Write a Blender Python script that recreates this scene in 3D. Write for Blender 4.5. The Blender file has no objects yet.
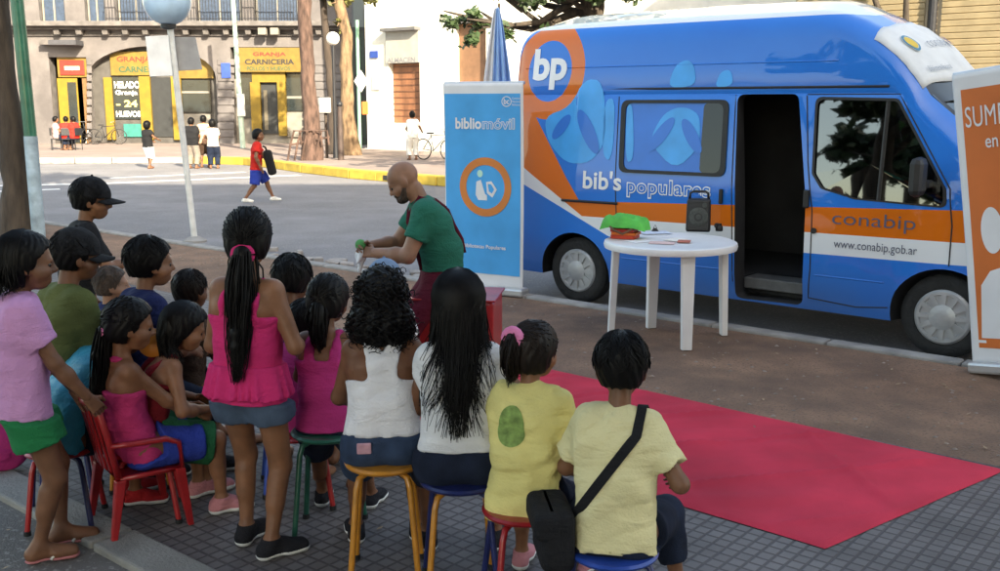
import bpy, bmesh, math, random
import numpy as np
from mathutils import Vector, Matrix

SC = bpy.context.scene
COL = SC.collection
R = math.radians
random.seed(7)
RNG = np.random.default_rng(11)

# ------------------------------------------------------------------ camera
CAM_H = 1.87
PITCH = math.atan((285.5 - 103.0) / 1000.0)
cd = bpy.data.cameras.new('camera')
cam = bpy.data.objects.new('camera', cd)
COL.objects.link(cam)
cam.location = (0, 0, CAM_H)
cam.rotation_euler = (math.pi / 2 - PITCH, 0, 0)
cd.sensor_width = 36.0
cd.lens = 36.0
cd.clip_end = 2000
SC.camera = cam

# ------------------------------------------------------------------ light
SUN_EL = 28.0
SUN_AZ = math.atan2(0.45, -0.89)          # clockwise from +Y
w = bpy.data.worlds.new('World')
SC.world = w
w.use_nodes = True
nt = w.node_tree
nt.nodes.clear()
sky = nt.nodes.new('ShaderNodeTexSky')
sky.sky_type = 'NISHITA'
sky.sun_disc = False
sky.sun_elevation = R(SUN_EL)
sky.sun_rotation = SUN_AZ
sky.dust_density = 2.0
bg = nt.nodes.new('ShaderNodeBackground')
bg.inputs['Strength'].default_value = 0.13
wo = nt.nodes.new('ShaderNodeOutputWorld')
nt.links.new(sky.outputs[0], bg.inputs['Color'])
nt.links.new(bg.outputs[0], wo.inputs['Surface'])
sd = bpy.data.lights.new('sun', 'SUN')
sd.energy = 3.0
sd.angle = R(0.6)
sd.color = (1.0, 0.96, 0.9)
sun = bpy.data.objects.new('sun', sd)
COL.objects.link(sun)
_dir = Vector((math.sin(SUN_AZ) * math.cos(R(SUN_EL)), math.cos(SUN_AZ) * math.cos(R(SUN_EL)), math.sin(R(SUN_EL))))
sun.rotation_euler = (-_dir).to_track_quat('-Z', 'Y').to_euler()

SC.view_settings.view_transform = 'Standard'
SC.view_settings.look = 'None'
SC.view_settings.gamma = 1.0
SC.view_settings.use_curve_mapping = False
SC.view_settings.exposure = 2.35
SC.view_settings.use_white_balance = True
SC.view_settings.white_balance_temperature = 8300
SC.view_settings.white_balance_tint = 5
SC.cycles.max_bounces = 8
SC.cycles.use_denoising = True

# ------------------------------------------------------------------ helpers
CP, SP = math.cos(PITCH), math.sin(PITCH)


def ground_at(px, py, z=0.0):
    """point of the photograph's ground at height z"""
    x = (px - 500) / 1000.0
    y = -(py - 285.5) / 1000.0
    d = (x, CP + y * SP, -SP + y * CP)
    t = (z - CAM_H) / d[2]
    return Vector((d[0] * t, d[1] * t, z))


def at_depth(px, py, Y):
    x = (px - 500) / 1000.0
    y = -(py - 285.5) / 1000.0
    d = (x, CP + y * SP, -SP + y * CP)
    t = Y / d[1]
    return Vector((d[0] * t, Y, CAM_H + d[2] * t))


def lin(hexs):
    hexs = hexs.lstrip('#')
    v = [int(hexs[i:i + 2], 16) / 255 for i in (0, 2, 4)]
    return tuple(c / 12.92 if c <= .04045 else ((c + .055) / 1.055) ** 2.4 for c in v)


MATS = {}


def pm(name, col, rough=.7, var=.12, vs=6.0, bump=.15, bs=60.0, metal=0.0, coat=0.0, sss=0.0, spec=.5, stretch=None, det=4.0, fold=0.0):
    """procedural material: base colour broken up by two noises, plus a bump"""
    if name in MATS:
        return MATS[name]
    if isinstance(col, str):
        col = lin(col)
    m = bpy.data.materials.new(name)
    m.use_nodes = True
    t = m.node_tree
    b = t.nodes['Principled BSDF']
    b.inputs['Roughness'].default_value = rough
    b.inputs['Metallic'].default_value = metal
    b.inputs['Coat Weight'].default_value = coat
    b.inputs['Coat Roughness'].default_value = .06
    b.inputs['Specular IOR Level'].default_value = spec
    if sss:
        b.inputs['Subsurface Weight'].default_value = sss
        b.inputs['Subsurface Radius'].default_value = (.012, .005, .003)
        b.inputs['Subsurface Scale'].default_value = 1.0
    tc = t.nodes.new('ShaderNodeTexCoord')
    src = tc.outputs['Object']
    if stretch:
        mp = t.nodes.new('ShaderNodeMapping')
        mp.inputs['Scale'].default_value = stretch
        t.links.new(src, mp.inputs['Vector'])
        src = mp.outputs['Vector']
    n = t.nodes.new('ShaderNodeTexNoise')
    n.inputs['Scale'].default_value = vs
    n.inputs['Detail'].default_value = det
    t.links.new(src, n.inputs['Vector'])
    mr = t.nodes.new('ShaderNodeMapRange')
    mr.inputs['From Min'].default_value = .3
    mr.inputs['From Max'].default_value = .7
    mr.inputs['To Min'].default_value = 1 - var
    mr.inputs['To Max'].default_value = 1 + var
    t.links.new(n.outputs['Fac'], mr.inputs['Value'])
    mx = t.nodes.new('ShaderNodeMix')
    mx.data_type = 'RGBA'
    mx.blend_type = 'MULTIPLY'
    mx.inputs['Factor'].default_value = 1
    mx.inputs['A'].default_value = (*col, 1)
    t.links.new(mr.outputs[0], mx.inputs['B'])
    t.links.new(mx.outputs['Result'], b.inputs['Base Color'])
    if bump:
        n2 = t.nodes.new('ShaderNodeTexNoise')
        n2.inputs['Scale'].default_value = bs
        n2.inputs['Detail'].default_value = 3
        t.links.new(src, n2.inputs['Vector'])
        bp = t.nodes.new('ShaderNodeBump')
        bp.inputs['Strength'].default_value = bump
        bp.inputs['Distance'].default_value = .02
        t.links.new(n2.outputs['Fac'], bp.inputs['Height'])
        t.links.new(bp.outputs[0], b.inputs['Normal'])
        if fold:
            n3 = t.nodes.new('ShaderNodeTexNoise')
            n3.inputs['Scale'].default_value = 8.0
            n3.inputs['Detail'].default_value = 4
            n3.inputs['Distortion'].default_value = 1.6
            mp3 = t.nodes.new('ShaderNodeMapping')
            mp3.inputs['Rotation'].default_value = (.5, .6, .3)
            mp3.inputs['Scale'].default_value = (.6, 1.0, 1.9)
            t.links.new(tc.outputs['Object'], mp3.inputs['Vector'])
            t.links.new(mp3.outputs[0], n3.inputs['Vector'])
            b3_ = t.nodes.new('ShaderNodeBump')
            b3_.inputs['Strength'].default_value = fold
            b3_.inputs['Distance'].default_value = .035
            t.links.new(n3.outputs['Fac'], b3_.inputs['Height'])
            t.links.new(b3_.outputs[0], bp.inputs['Normal'])
    MATS[name] = m
    return m


def glass_mat(name, tint=(.35, .42, .45), gloss=.0):
    if name in MATS:
        return MATS[name]
    m = bpy.data.materials.new(name)
    m.use_nodes = True
    t = m.node_tree
    t.nodes.clear()
    o = t.nodes.new('ShaderNodeOutputMaterial')
    tr = t.nodes.new('ShaderNodeBsdfTransparent')
    tr.inputs['Color'].default_value = (*tint, 1)
    gl = t.nodes.new('ShaderNodeBsdfGlossy')
    gl.inputs['Roughness'].default_value = .02
    fr = t.nodes.new('ShaderNodeFresnel')
    fr.inputs['IOR'].default_value = 1.52
    ad = t.nodes.new('ShaderNodeMath')
    ad.operation = 'MULTIPLY_ADD'
    ad.inputs[1].default_value = 1.6
    ad.inputs[2].default_value = gloss
    ad.use_clamp = True
    t.links.new(fr.outputs[0], ad.inputs[0])
    mx = t.nodes.new('ShaderNodeMixShader')
    t.links.new(ad.outputs[0], mx.inputs[0])
    t.links.new(tr.outputs[0], mx.inputs[1])
    t.links.new(gl.outputs[0], mx.inputs[2])
    t.links.new(mx.outputs[0], o.inputs['Surface'])
    MATS[name] = m
    return m


def tag(o, label=None, cat=None, group=None, kind=None):
    if label:
        o['label'] = label
    if cat:
        o['category'] = cat
    if group:
        o['group'] = group
    if kind:
        o['kind'] = kind
    return o


def thing(name, label, cat, loc=(0, 0, 0), rz=0.0, group=None):
    o = bpy.data.objects.new(name, None)
    COL.objects.link(o)
    o.empty_display_size = .1
    o.location = loc
    o.rotation_euler = (0, 0, rz)
    return tag(o, label, cat, group)


def children(o):
    return [c for c in bpy.data.objects if c.parent == o]


def copy_tree(o, parent=None):
    kids = list(o.children)
    c = o.copy()
    COL.objects.link(c)
    c.parent = parent
    for k in kids:
        copy_tree(k, c)
    return c


class MB:
    """collects shapes and links them as one mesh object"""

    def __init__(self):
        self.v = []
        self.f = []

    def add(self, vs, fs):
        n = len(self.v)
        self.v += [tuple(p) for p in vs]
        self.f += [tuple(i + n for i in f) for f in fs]
        return self

    def box(self, c, s, rz=0.0, M=None, taper=1.0):
        hx, hy, hz = s[0] / 2, s[1] / 2, s[2] / 2
        vs = []
        for z, k in ((-hz, 1.0), (hz, taper)):
            for x, y in ((-hx, -hy), (hx, -hy), (hx, hy), (-hx, hy)):
                vs.append(Vector((x * k, y * k, z)))
        Q = M if M is not None else Matrix.Rotation(rz, 3, 'Z')
        vs = [Q @ p + Vector(c) for p in vs]
        return self.add(vs, [(3, 2, 1, 0), (4, 5, 6, 7), (0, 1, 5, 4), (1, 2, 6, 5), (2, 3, 7, 6), (3, 0, 4, 7)])

    def hexa(self, pts):
        """8 corners: bottom ring then top ring, both counter-clockwise from above"""
        return self.add(pts, [(3, 2, 1, 0), (4, 5, 6, 7), (0, 1, 5, 4), (1, 2, 6, 5), (2, 3, 7, 6), (3, 0, 4, 7)])

    def tube(self, path, r, n=10, caps=True, flat=1.0):
        path = [Vector(p) for p in path]
        rs = r if isinstance(r, (list, tuple)) else [r] * len(path)
        base = len(self.v)
        prev = None
        for i, p in enumerate(path):
            a = path[max(i - 1, 0)]
            b = path[min(i + 1, len(path) - 1)]
            t = (b - a).normalized()
            if prev is None:
                ref = Vector((0, 0, 1)) if abs(t.z) < .9 else Vector((1, 0, 0))
                x = t.cross(ref).normalized()
            else:
                x = (prev - t * prev.dot(t)).normalized()
            prev = x
            y = t.cross(x)
            for k in range(n):
                an = 2 * math.pi * k / n
                self.v.append(tuple(p + (x * math.cos(an) + y * math.sin(an) * flat) * rs[i]))
        for i in range(len(path) - 1):
            for k in range(n):
                k2 = (k + 1) % n
                o = base + i * n
                self.f.append((o + k, o + k2, o + n + k2, o + n + k))
        if caps:
            self.f.append(tuple(base + k for k in reversed(range(n))))
            o = base + (len(path) - 1) * n
            self.f.append(tuple(o + k for k in range(n)))
        return self

    def lathe(self, prof, n=28, c=(0, 0, 0), M=None):
        """prof: list of (r, z) round local Z"""
        base = len(self.v)
        Q = M if M is not None else Matrix.Identity(3)
        for r, z in prof:
            for k in range(n):
                a = 2 * math.pi * k / n
                self.v.append(tuple(Q @ Vector((r * math.cos(a), r * math.sin(a), z)) + Vector(c)))
        for i in range(len(prof) - 1):
            for k in range(n):
                k2 = (k + 1) % n
                o = base + i * n
                self.f.append((o + k, o + k2, o + n + k2, o + n + k))
        self.f.append(tuple(base + k for k in reversed(range(n))))
        o = base + (len(prof) - 1) * n
        self.f.append(tuple(o + k for k in range(n)))
        return self

    def prism(self, poly, f, d):
        """poly: 2D points; f maps (x, y, depth) to 3D; extruded from depth 0 to d"""
        n = len(poly)
        vs = [f(x, y, 0) for x, y in poly] + [f(x, y, d) for x, y in poly]
        fs = [tuple(reversed(range(n))), tuple(range(n, 2 * n))]
        fs += [(i, (i + 1) % n, n + (i + 1) % n, n + i) for i in range(n)]
        return self.add(vs, fs)

    def ball(self, c, r, n=14, m=10, sc=(1, 1, 1)):
        base = len(self.v)
        vs = [(c[0], c[1], c[2] - r * sc[2])]
        for i in range(1, m):
            ph = -math.pi / 2 + math.pi * i / m
            for k in range(n):
                a = 2 * math.pi * k / n
                vs.append((c[0] + r * sc[0] * math.cos(ph) * math.cos(a), c[1] + r * sc[1] * math.cos(ph) * math.sin(a), c[2] + r * sc[2] * math.sin(ph)))
        vs.append((c[0], c[1], c[2] + r * sc[2]))
        fs = []
        for k in range(n):
            fs.append((0, 1 + (k + 1) % n, 1 + k))
            o = 1 + (m - 2) * n
            fs.append((o + k, o + (k + 1) % n, len(vs) - 1))
        for i in range(m - 2):
            for k in range(n):
                o = 1 + i * n
                k2 = (k + 1) % n
                fs.append((o + k, o + k2, o + n + k2, o + n + k))
        return self.add(vs, fs)

    def build(self, name, mat, parent=None, smooth=None, bevel=0.0, seg=2):
        me = bpy.data.meshes.new(name)
        me.from_pydata(self.v, [], self.f)
        me.update()
        bm = bmesh.new()
        bm.from_mesh(me)
        bmesh.ops.recalc_face_normals(bm, faces=bm.faces)
        bm.to_mesh(me)
        bm.free()
        o = bpy.data.objects.new(name, me)
        COL.objects.link(o)
        o.parent = parent
        if mat:
            me.materials.append(mat)
        if bevel:
            b = o.modifiers.new('bevel', 'BEVEL')
            b.width = bevel
            b.segments = seg
            b.limit_method = 'ANGLE'
            b.angle_limit = R(40)
        if smooth is not None:
            me.polygons.foreach_set('use_smooth', [True] * len(me.polygons))
            me.update()
            if smooth > 0:
                me.set_sharp_from_angle(angle=R(smooth))
        return o


def obj_from(name, verts, faces, mat, parent=None, smooth=True):
    me = bpy.data.meshes.new(name)
    verts = np.asarray(verts, dtype=np.float32)
    me.from_pydata(verts.tolist(), [], [tuple(f) for f in faces])
    me.update()
    if smooth:
        me.polygons.foreach_set('use_smooth', [True] * len(me.polygons))
    o = bpy.data.objects.new(name, me)
    COL.objects.link(o)
    o.parent = parent
    if mat:
        me.materials.append(mat)
    return o


def text_mesh(body, size=1.0, bold=0.0, align='LEFT', spacing=1.0, shear=0.0):
    """flat lettering as (verts Nx2, faces)"""
    cu = bpy.data.curves.new('lettering', 'FONT')
    cu.body = body
    cu.size = size
    cu.align_x = align
    cu.offset = bold
    cu.space_character = spacing
    cu.shear = shear
    cu.resolution_u = 4
    o = bpy.data.objects.new('lettering', cu)
    COL.objects.link(o)
    dg = bpy.context.evaluated_depsgraph_get()
    me = bpy.data.meshes.new_from_object(o.evaluated_get(dg))
    vs = [(v.co.x, v.co.y) for v in me.vertices]
    fs = [tuple(p.vertices) for p in me.polygons]
    bpy.data.objects.remove(o)
    bpy.data.curves.remove(cu)
    bpy.data.meshes.remove(me)
    return vs, fs


def fit_text(body, x0, x1, y0, y1=None, bold=0.0, spacing=1.0):
    """lettering stretched to fill x0..x1 (and y0..y1)"""
    vs, fs = text_mesh(body, 1.0, bold, spacing=spacing)
    xs = [v[0] for v in vs]
    ys = [v[1] for v in vs]
    sx = (x1 - x0) / (max(xs) - min(xs))
    if y1 is None:
        return [(x0 + (x - min(xs)) * sx, y0 + y * sx) for x, y in vs], fs
    sy = (y1 - y0) / (max(ys) - min(ys))
    return [(x0 + (x - min(xs)) * sx, y0 + (y - min(ys)) * sy) for x, y in vs], fs


def flat_obj(name, vs, fs, fmap, mat, parent):
    return obj_from(name, [fmap(x, y) for x, y in vs], fs, mat, parent, smooth=False)


def boolean(o, cutters, op='DIFFERENCE'):
    for c in cutters:
        m = o.modifiers.new('cut', 'BOOLEAN')
        m.operation = op
        m.object = c
        m.solver = 'EXACT'
        try:
            m.material_mode = 'TRANSFER'
        except Exception:
            pass
    dg = bpy.context.evaluated_depsgraph_get()
    me = bpy.data.meshes.new_from_object(o.evaluated_get(dg))
    o.modifiers.clear()
    old = o.data
    me.name = old.name
    o.data = me
    bpy.data.meshes.remove(old)
    for c in cutters:
        d = c.data
        bpy.data.objects.remove(c)
        bpy.data.meshes.remove(d)
    return o


class NX:
    """small expression compiler for shader math nodes"""

    def __init__(self, t, s):
        self.t = t
        self.s = s

    def _op(self, op, o=None, c=None):
        n = self.t.nodes.new('ShaderNodeMath')
        n.operation = op
        for i, x in enumerate((self, o, c)):
            if x is None:
                continue
            if isinstance(x, NX):
                self.t.links.new(x.s, n.inputs[i])
            else:
                n.inputs[i].default_value = x
        return NX(self.t, n.outputs[0])

    def __add__(self, o): return self._op('ADD', o)
    def __sub__(self, o): return self._op('SUBTRACT', o)
    def __mul__(self, o): return self._op('MULTIPLY', o)
    def gt(self, o): return self._op('GREATER_THAN', o)
    def lt(self, o): return self._op('LESS_THAN', o)
    def mx(self, o): return self._op('MAXIMUM', o)
    def mn(self, o): return self._op('MINIMUM', o)
    def inv(self): return (self * -1.0) + 1.0
    def sqrt(self): return self._op('SQRT')
# ------------------------------------------------------------------ the setting
DV = Vector((.772, -.636, 0)).normalized()          # along the near kerb, towards the right
NV = Vector((-.636, -.772, 0)).normalized()         # from the kerb into the plaza
K0 = Vector((.244, 9.568, 0))
ROT = math.atan2(DV.y, DV.x)


def pl(a, b, z=0.0):
    p = K0 + DV * a + NV * b
    return Vector((p.x, p.y, z))


def ground_mat(name, c1, c2, scale, bump, fine=90.0, rough=.9, speck=None):
    m = pm(name, c1, rough=rough, var=.18, vs=scale, bump=bump, bs=fine)
    t = m.node_tree
    b = t.nodes['Principled BSDF']
    old = b.inputs['Base Color'].links[0].from_socket
    tc = [n for n in t.nodes if n.type == 'TEX_COORD'][0]
    n = t.nodes.new('ShaderNodeTexNoise')
    n.inputs['Scale'].default_value = scale * .35
    n.inputs['Detail'].default_value = 8
    n.inputs['Roughness'].default_value = .65
    t.links.new(tc.outputs['Object'], n.inputs['Vector'])
    cr = t.nodes.new('ShaderNodeValToRGB')
    cr.color_ramp.elements[0].position = .38
    cr.color_ramp.elements[1].position = .66
    t.links.new(n.outputs['Fac'], cr.inputs[0])
    mx = t.nodes.new('ShaderNodeMix')
    mx.data_type = 'RGBA'
    t.links.new(cr.outputs[0], mx.inputs['Factor'])
    t.links.new(old, mx.inputs['A'])
    mx.inputs['B'].default_value = (*c2, 1)
    out = mx.outputs['Result']
    if speck:
        v = t.nodes.new('ShaderNodeTexNoise')
        v.inputs['Scale'].default_value = speck[0]
        v.inputs['Detail'].default_value = 2
        t.links.new(tc.outputs['Object'], v.inputs['Vector'])
        r2 = t.nodes.new('ShaderNodeValToRGB')
        r2.color_ramp.elements[0].position = .55
        r2.color_ramp.elements[1].position = .7
        t.links.new(v.outputs['Fac'], r2.inputs[0])
        m2 = t.nodes.new('ShaderNodeMix')
        m2.data_type = 'RGBA'
        t.links.new(r2.outputs[0], m2.inputs['Factor'])
        t.links.new(out, m2.inputs['A'])
        m2.inputs['B'].default_value = (*speck[1], 1)
        out = m2.outputs['Result']
    t.links.new(out, b.inputs['Base Color'])
    return m


M_road = ground_mat('asphalt', (.2, .193, .205), (.15, .145, .155), 1.2, .35, 160, speck=(55, (.27, .26, .26)))
M_dirt = ground_mat('dirt', (.27, .155, .10), (.135, .08, .056), 3.4, 1.0, 60, speck=(48, (.12, .075, .055)))
M_cement = ground_mat('cement', (.15, .142, .135), (.095, .09, .086), 2.0, .3, 110, speck=(38, (.27, .26, .25)))
M_kerb = pm('kerb concrete', (.26, .25, .24), .9, .25, 5, .4, 60)
M_walk = ground_mat('far pavement', (.26, .2, .18), (.2, .16, .145), 1.0, .2, 60)
M_yellow = pm('yellow kerb paint', (.5, .34, .05), .7, .25, 3, .2, 40)
M_white_paint = pm('white paint', (.72, .72, .70), .6, .15, 5, .1, 40)


def paving_mat():
    m = pm('small square paving', (.145, .13, .127), .7, .42, 1.3, 0, det=8)
    t = m.node_tree
    b = t.nodes['Principled BSDF']
    old = b.inputs['Base Color'].links[0].from_socket
    tc = [n for n in t.nodes if n.type == 'TEX_COORD'][0]
    br = t.nodes.new('ShaderNodeTexBrick')
    br.offset = 0.0
    br.inputs['Scale'].default_value = 1.0
    br.inputs['Brick Width'].default_value = .066
    br.inputs['Row Height'].default_value = .066
    br.inputs['Mortar Size'].default_value = .008
    br.inputs['Mortar Smooth'].default_value = .4
    br.inputs['Color1'].default_value = (1, 1, 1, 1)
    br.inputs['Color2'].default_value = (.82, .8, .8, 1)
    br.inputs['Mortar'].default_value = (.48, .45, .46, 1)
    t.links.new(tc.outputs['Object'], br.inputs['Vector'])
    mx = t.nodes.new('ShaderNodeMix')
    mx.data_type = 'RGBA'
    mx.blend_type = 'MULTIPLY'
    mx.inputs['Factor'].default_value = 1
    t.links.new(old, mx.inputs['A'])
    t.links.new(br.outputs['Color'], mx.inputs['B'])
    t.links.new(mx.outputs['Result'], b.inputs['Base Color'])
    bp = t.nodes.new('ShaderNodeBump')
    bp.inputs['Strength'].default_value = .8
    bp.inputs['Distance'].default_value = .006
    bp.invert = True
    t.links.new(br.outputs['Fac'], bp.inputs['Height'])
    t.links.new(bp.outputs[0], b.inputs['Normal'])
    return m


M_pave = paving_mat()


def sheet(name, pts, z, mat, kind='structure'):
    """flat sheet given by (a, b) corners in the plaza's own axes"""
    o = obj_from(name, [(a, -b, 0) for a, b in pts], [tuple(range(len(pts)))], mat, None, False)
    o.location = (K0.x, K0.y, z)
    o.rotation_euler = (0, 0, ROT)
    bm = bmesh.new()
    bm.from_mesh(o.data)
    bmesh.ops.recalc_face_normals(bm, faces=bm.faces)
    for f in bm.faces:
        if f.normal.z < 0:
            f.normal_flip()
    bm.to_mesh(o.data)
    bm.free()
    return tag(o, kind=kind)


o = obj_from('road', [(-400, -400, -.1), (400, -400, -.1), (400, 400, -.1), (-400, 400, -.1)], [(0, 1, 2, 3)], M_road, None, False)
tag(o, kind='structure')

mb = MB()
mb.prism([(-13, 0), (26, 0), (26, 34), (-13, 34)], lambda x, y, d: (x, -y, d), -.3)
o = mb.build('plaza_pavement', M_cement)
o.location = (K0.x, K0.y, -.012)
o.rotation_euler = (0, 0, ROT)
tag(o, kind='structure')
sheet('dirt_strip', [(-13, .0), (26, .0), (26, 2.03), (-13, 2.03)], -.006, M_dirt)
sheet('paving', [(-13, 2.03), (26, 2.03), (26, 5.36), (-13, 5.36)], -.004, M_pave)
mb = MB()
for i in range(39):
    mb.box((-12.5 + i, .075, 0), (.985, .15, .27))
o = mb.build('kerb', M_kerb, bevel=.015)
o.location = (K0.x, K0.y, -.115)
o.rotation_euler = (0, 0, ROT)
tag(o, kind='structure')
mb = MB()
for i in range(26):
    mb.box((-12.25 + 1.5 * i, -5.46, 0), (1.485, .2, .1))
o = mb.build('concrete_edging', pm('pale concrete', (.25, .245, .23), .9, .2, 4, .4, 70), bevel=.012)
o.location = (K0.x, K0.y, -.03)
o.rotation_euler = (0, 0, ROT)
tag(o, kind='structure')

# litter and pebbles on the dirt: nobody could count them
vs, fs = [], []
for i in range(900):
    a, b = random.uniform(-6, 9), random.uniform(.1, 2.15)
    p = pl(a, b, .0)
    s = random.uniform(.004, .016)
    an = random.uniform(0, 6.28)
    n0 = len(vs)
    for k in range(4):
        q = an + k * math.pi / 2
        vs.append((p.x + s * math.cos(q) * 1.4, p.y + s * math.sin(q), -.004))
    vs.append((p.x, p.y, -.004 + s * .7))
    for k in range(4):
        fs.append((n0 + k, n0 + (k + 1) % 4, n0 + 4))
o = obj_from('pebbles', vs, fs, pm('pebble', (.24, .19, .16), .9, .4, 9, 0), None, False)
tag(o, kind='stuff')
vs, fs = [], []
for i in range(420):
    if i < 260:
        p = pl(random.uniform(-5, 9), random.uniform(.2, 2.5), .006)
    else:
        p = pl(random.uniform(-3, 5), random.uniform(3.8, 7.5), .006)
    L = random.uniform(.012, .03)
    an = random.uniform(0, 6.28)
    u = Vector((math.cos(an), math.sin(an), random.uniform(-.2, .25)))
    v = Vector((-math.sin(an), math.cos(an), random.uniform(-.3, .3))) * .4
    n0 = len(vs)
    for q in (p - u * L, p + v * L, p + u * L, p - v * L):
        vs.append((q.x, q.y, max(q.z, .001)))
    fs.append((n0, n0 + 1, n0 + 2, n0 + 3))
o = obj_from('dry_leaves', vs, fs, pm('dry leaf', (.3, .21, .13), .8, .5, 12, 0), None, False)
tag(o, kind='stuff')

# far side of the street: one raised pavement with a rounded corner
farpts = [(-60, 33), (-14, 33.2), (-10.5, 33.6), (-8.2, 32.6), (-6.9, 30.9), (-5.6, 28.9), (-3.9, 26.7), (-1.44, 24.3)]
q = Vector((-1.44, 24.3, 0))
for k in (5, 12, 20, 34):
    r_ = q + DV * k
    farpts.append((r_.x, r_.y))
farpts += [(120, 40), (120, 160), (-120, 160), (-120, 33)]
mb = MB()
mb.prism(farpts, lambda x, y, d: (x, y, d), -.4)
o = mb.build('far_pavement', M_walk)
o.location = (0, 0, .05)
tag(o, kind='structure')


def kerb_run(pts, mat, name, wd=.22, h=.2, z=-.1):
    mb = MB()
    for i in range(len(pts) - 1):
        p, q = Vector((*pts[i], 0)), Vector((*pts[i + 1], 0))
        L = (q - p).length
        nseg = max(1, round(L / 1.2))
        for k in range(nseg):
            c = p.lerp(q, (k + .5) / nseg)
            mb.box((c.x, c.y, z + h / 2), (L / nseg - .02, wd, h), rz=math.atan2(q.y - p.y, q.x - p.x))
    o = mb.build(name, mat, bevel=.02)
    return tag(o, kind='structure')


kerb_run(farpts[0:3], M_kerb, 'far_kerb')
kerb_run(farpts[2:11], M_yellow, 'yellow_kerb', wd=.3, h=.24)
# three drain mouths in the yellow kerb, dark boxes painted as the shade inside
for px in (418, 428, 438):
    p = ground_at(px, 179, -.1)
    p = Vector((p.x, p.y, 0))
    tdir = (Vector((-1.44, 24.3, 0)) - Vector((-3.9, 26.7, 0))).normalized()
    c = Vector((-3.9, 26.7, 0)) + tdir * (p - Vector((-3.9, 26.7, 0))).dot(tdir)
    mb = MB()
    mb.box((c.x, c.y - .15, 0), (.2, .12, .12), rz=math.atan2(tdir.y, tdir.x))
    o = mb.build('drain_mouth', pm('drain shadow', (.02, .02, .02), .9, .1, 4, 0))
    tag(o, kind='structure')

# crossing lines
for (x0, y0, x1, y1, wd) in ((-20, 186, 100, 183.5, .35), (100, 183.5, 300, 175, .35), (-20, 192, 60, 189, .3), (110, 178, 245, 172, .28)):
    p, q = ground_at(x0, y0, -.096), ground_at(x1, y1, -.096)
    s = Vector((-(q - p).y, (q - p).x, 0)).normalized() * wd / 2
    o = obj_from('road_marking', [p - s, q - s, q + s, p + s], [(0, 1, 2, 3)], M_white_paint, None, False)
    tag(o, kind='structure')

# broken paving slabs lying at the kerb
M_rub = pm('broken stone', (.3, .27, .25), .9, .3, 6, .4, 50)
mb = MB()
for i in range(46):
    p = pl(random.uniform(-5.5, -.8), random.uniform(-.9, -.1), -.08)
    s = random.uniform(.06, .2)
    mb.box(p, (s, s * random.uniform(.5, .9), random.uniform(.04, .1)), M=Matrix.Rotation(random.uniform(0, 3), 3, 'Z') @ Matrix.Rotation(random.uniform(-.2, .2), 3, 'X'))
o = mb.build('rubble', M_rub, bevel=.01)
tag(o, kind='stuff')

# ------------------------------------------------------------------ corner building
M_stone = ground_mat('weathered stucco', (.15, .137, .14), (.085, .077, .08), 1.2, .25, 30)
M_stone2 = pm('cornice stone', (.12, .11, .11), .9, .3, 3, .3, 20)
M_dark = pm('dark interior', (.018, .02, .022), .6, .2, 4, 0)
M_glass_dark = pm('dark shop glass', (.016, .022, .024), .12, .2, 2, 0, coat=.4)
M_shopyellow = pm('yellow shop paint', (.2, .125, .008), .6, .15, 3, .1, 30)
M_shopyellow2 = pm('ochre sign paint', (.17, .105, .015), .6, .2, 4, .1, 30)
M_red = pm('red sign paint', (.28, .02, .012), .5, .15, 5, .05, 40)
M_blackpaint = pm('black paint', (.015, .015, .017), .5, .2, 9, .05, 60)
M_green_dk = pm('dark green paint', (.012, .07, .035), .5, .2, 6, .05, 40)
M_teal = pm('teal paint', (.02, .16, .14), .5, .15, 6, .05, 40)
M_iron = pm('wrought iron', (.012, .013, .018), .5, .2, 20, .1, 60)
M_cream = pm('cream paint', (.2, .185, .165), .8, .15, 3, .1, 30)
YF = 46.0


def W(px, py, Y=YF):
    return at_depth(px, py, Y)


b1 = thing('corner_building', 'grey stuccoed corner building with arched shop fronts and a balcony', 'building', (W(190, 140).x, YF, .05))
OFF = Vector(b1.location)


def fbox(px0, py0, px1, py1, y0, y1):
    """box from picture extents on the facade plane between depths y0 and y1 (from the facade, inward positive)"""
    p, q = W(px0, py1), W(px1, py0)
    mb = MB()
    mb.box(((p.x + q.x) / 2 - OFF.x, (y0 + y1) / 2, (p.z + q.z) / 2 - OFF.z), (q.x - p.x, y1 - y0, q.z - p.z))
    return mb


x0, x1 = W(-60, 0).x - OFF.x, W(351, 0).x - OFF.x
mb = MB()
mb.box(((x0 + x1) / 2, .3, 6.3), (x1 - x0, .6, 13))
wall = mb.build('wall', M_stone, b1)
wall.location = (0, 0, 0)
cut = []
for (a, b_, c, d_) in ((56, 57, 86, 150), (235, 47, 304, 150), (86, -16, 103, 26), (116, -30, 151, 23), (196, -30, 240, 22), (254, -30, 298, 22), (40, -26, 62, 22)):
    c_ = fbox(a, b_, c, d_, -.5, 1.2).build('cutter', M_stone2)
    c_.location = OFF
    cut.append(c_)
arch = []
pa, pb = W(93, 150), W(216, 78)
cx, rx_, zs, zt = (pa.x + pb.x) / 2 - OFF.x, (pb.x - pa.x) / 2, pb.z - OFF.z, W(150, 46).z - OFF.z
poly = [(cx - rx_, -1), (cx + rx_, -1)] + [(cx + rx_ * math.cos(t_), zs + (zt - zs) * math.sin(t_)) for t_ in np.linspace(0, math.pi, 18)]
mb = MB()
mb.prism(poly, lambda x, y, d: (x, -.5 + d, y), 1.7)
c_ = mb.build('cutter', M_stone2)
c_.location = OFF
cut.append(c_)
bpy.context.view_layer.update()
boolean(wall, cut)
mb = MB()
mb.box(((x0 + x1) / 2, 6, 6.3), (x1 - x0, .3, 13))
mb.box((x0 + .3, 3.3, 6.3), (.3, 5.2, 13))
mb.box((x1 - .3, 3.3, 6.3), (.3, 5.2, 13))
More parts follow.
